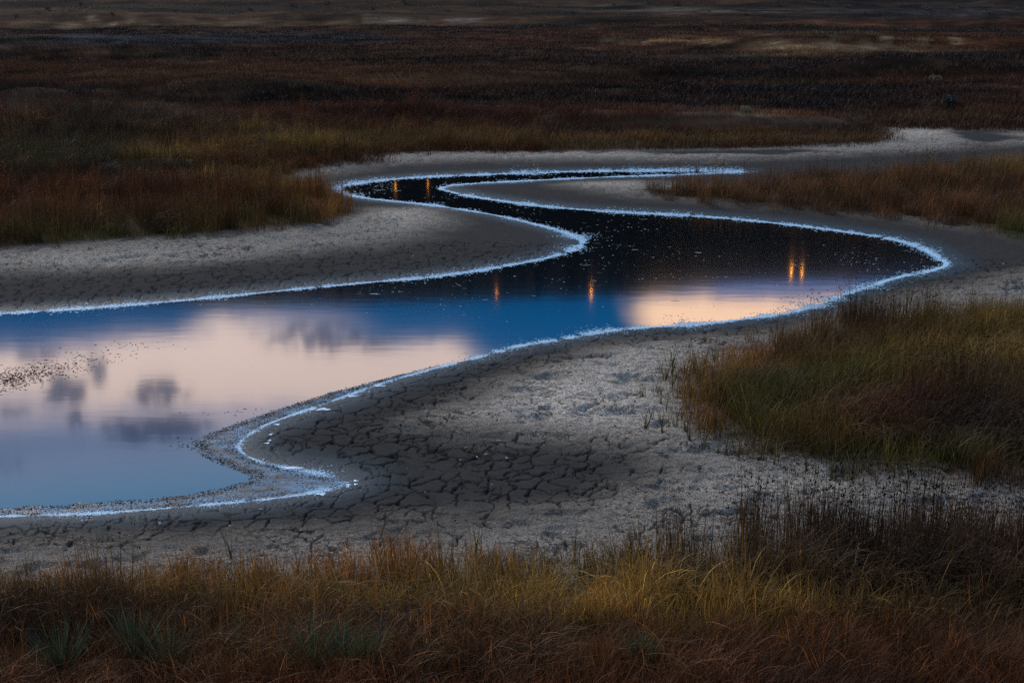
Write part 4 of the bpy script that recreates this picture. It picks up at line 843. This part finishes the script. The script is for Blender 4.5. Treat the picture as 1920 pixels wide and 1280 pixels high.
for i, (a, b, w) in enumerate(hs): bush(a, b, w, 'small dark scrub bush dotted on the slope behind the plain', m_leaf, 0.7, 'dark bushes on the far slope', 130)

# ------------------------------------------------------------------ what stands on the ridge and shows in the water
def mirror_place(px_, py_, up, dist=None):
    """a spot on the ridge whose top, mirrored in the water, shows at this point of the pool"""
    x0, y0 = P(px_, py_); d_ = ray(px_, py_); hd = math.hypot(d_[0], d_[1]); te = -d_[2] / hd; r0 = math.hypot(x0, y0)
    ux, uy = d_[0] / hd, d_[1] / hd; rs = np.linspace(130, RIDGE_D + 6, 400) if dist is None else np.array([dist])
    hh_ = gpoint_z(ux * rs, uy * rs)[0]; need = te * (rs - r0); ok = np.where(hh_ + up >= need)[0]; k = int(ok[0]) if len(ok) else len(rs) - 1
    return ux * rs[k], uy * rs[k], float(hh_[k]), float(need[k])
m_pole, T, B = material('lamp_post_metal'); B.inputs['Base Color'].default_value = (0.05, 0.05, 0.05, 1)
m_glow, T, B = material('sodium_lamp'); B.inputs['Base Color'].default_value = (1, .6, .2, 1); B.inputs['Emission Color'].default_value = (1, 0.36, 0.04, 1); B.inputs['Emission Strength'].default_value = 60
def tube_mesh(pts, rad, k=6):
    V = []; Fc = []
    for (p_, r_) in zip(pts, rad):
        for j in range(k): V.append((p_[0] + r_ * math.cos(j * 6.283 / k), p_[1] + r_ * math.sin(j * 6.283 / k), p_[2]))
    for i in range(len(pts) - 1):
        for j in range(k): Fc.append((i * k + j, i * k + (j + 1) % k, (i + 1) * k + (j + 1) % k, (i + 1) * k + j))
    return V, Fc
LAMP_W = {931: (0.08, 13), 1108: (0.10, 30), 1482: (0.11, 36), 1502: (0.10, 30), 742: (0.05, 12), 803: (0.04, 9)}
for (a, b, lab) in [(931, 548, 'orange street lamp mirrored left of centre by the blue'), (1108, 548, 'orange street lamp mirrored at the centre, longest streak'), (1482, 508, 'left lamp of the orange pair mirrored at right'), (1502, 510, 'right lamp of the orange pair mirrored at right'),
    (742, 348, 'orange lamp mirrored in the upper bend, left one'), (803, 345, 'orange lamp mirrored in the upper bend, right one')]:
    x, y, z, zt = mirror_place(a, b, 7.0); hgt = max(4.0, zt - z)
    e = bpy.data.objects.new('street_lamp', None); COL.objects.link(e); e.location = (x, y, z); tag(e, lab, 'street lamp', 'street lamps on the far ridge')
    V, Fc = tube_mesh([(0, 0, -0.5), (0, 0, hgt - 0.2), (0, -0.3, hgt + 0.1), (0, -0.9, hgt + 0.2)], [.12, .08, .06, .05]); mesh_obj('pole', V, Fc, m_pole, e)
    hw_, em_ = LAMP_W[a]; mg = m_glow.copy(); mg.name = 'sodium_lamp'; mg.node_tree.nodes['Principled BSDF'].inputs['Emission Strength'].default_value = em_
    V, Fc = tube_mesh([(0, -0.9, hgt + 0.28), (0, -0.9, hgt + 0.2), (0, -0.9, hgt - 0.15), (0, -0.9, hgt - 0.45)], [.12, hw_, hw_ * 1.1, .06], 10); mesh_obj('lamp_head', V, Fc, mg, e)
m_pine, T, B = material('pine_needles'); B.inputs['Base Color'].default_value = (0.012, 0.014, 0.010, 1); B.inputs['Roughness'].default_value = 0.9
pf = None
for i, (a, b, hgt) in enumerate([(482, 567, 7), (502, 568, 7), (598, 574, 9), (640, 566, 5), (880, 563, 6), (1010, 566, 8), (1072, 556, 6), (1165, 560, 9), (1258, 552, 8), (1270, 548, 7), (1432, 532, 8), (1440, 528, 6), (1530, 528, 8), (1565, 520, 7), (1620, 520, 7), (1190, 552, 7)]):
    x, y, z, zt = mirror_place(a, b - 6, hgt)
    e = bpy.data.objects.new('pine_tree', None); COL.objects.link(e); e.location = (x, y, z - 0.2); tag(e, 'dark slim pine standing on the crest of the far ridge', 'tree', 'pines along the far ridge')
    V, Fc = tube_mesh([(0, 0, 0), (0.05, 0, hgt * .5), (0, 0, hgt)], [.18, .12, .03]); mesh_obj('trunk', V, Fc, m_twig, e)
    V = []; Fc = []
    for k in range(260):
        t = random.uniform(0.2, 1.0); rr = (1.05 - t) * hgt * 0.2 * random.uniform(.3, 1.2); an = random.uniform(0, 6.28); c_ = Vector((rr * math.cos(an), rr * math.sin(an), hgt * t - rr * .3)); u = Vector((math.cos(an), math.sin(an), -.4)) * .35; w = Vector((-math.sin(an), math.cos(an), .2)) * .2
        bb = len(V); V += [c_ - u, c_ + w, c_ + u, c_ - w]; Fc.append((bb, bb + 1, bb + 2, bb + 3))
    mesh_obj('crown', V, Fc, m_pine, e)
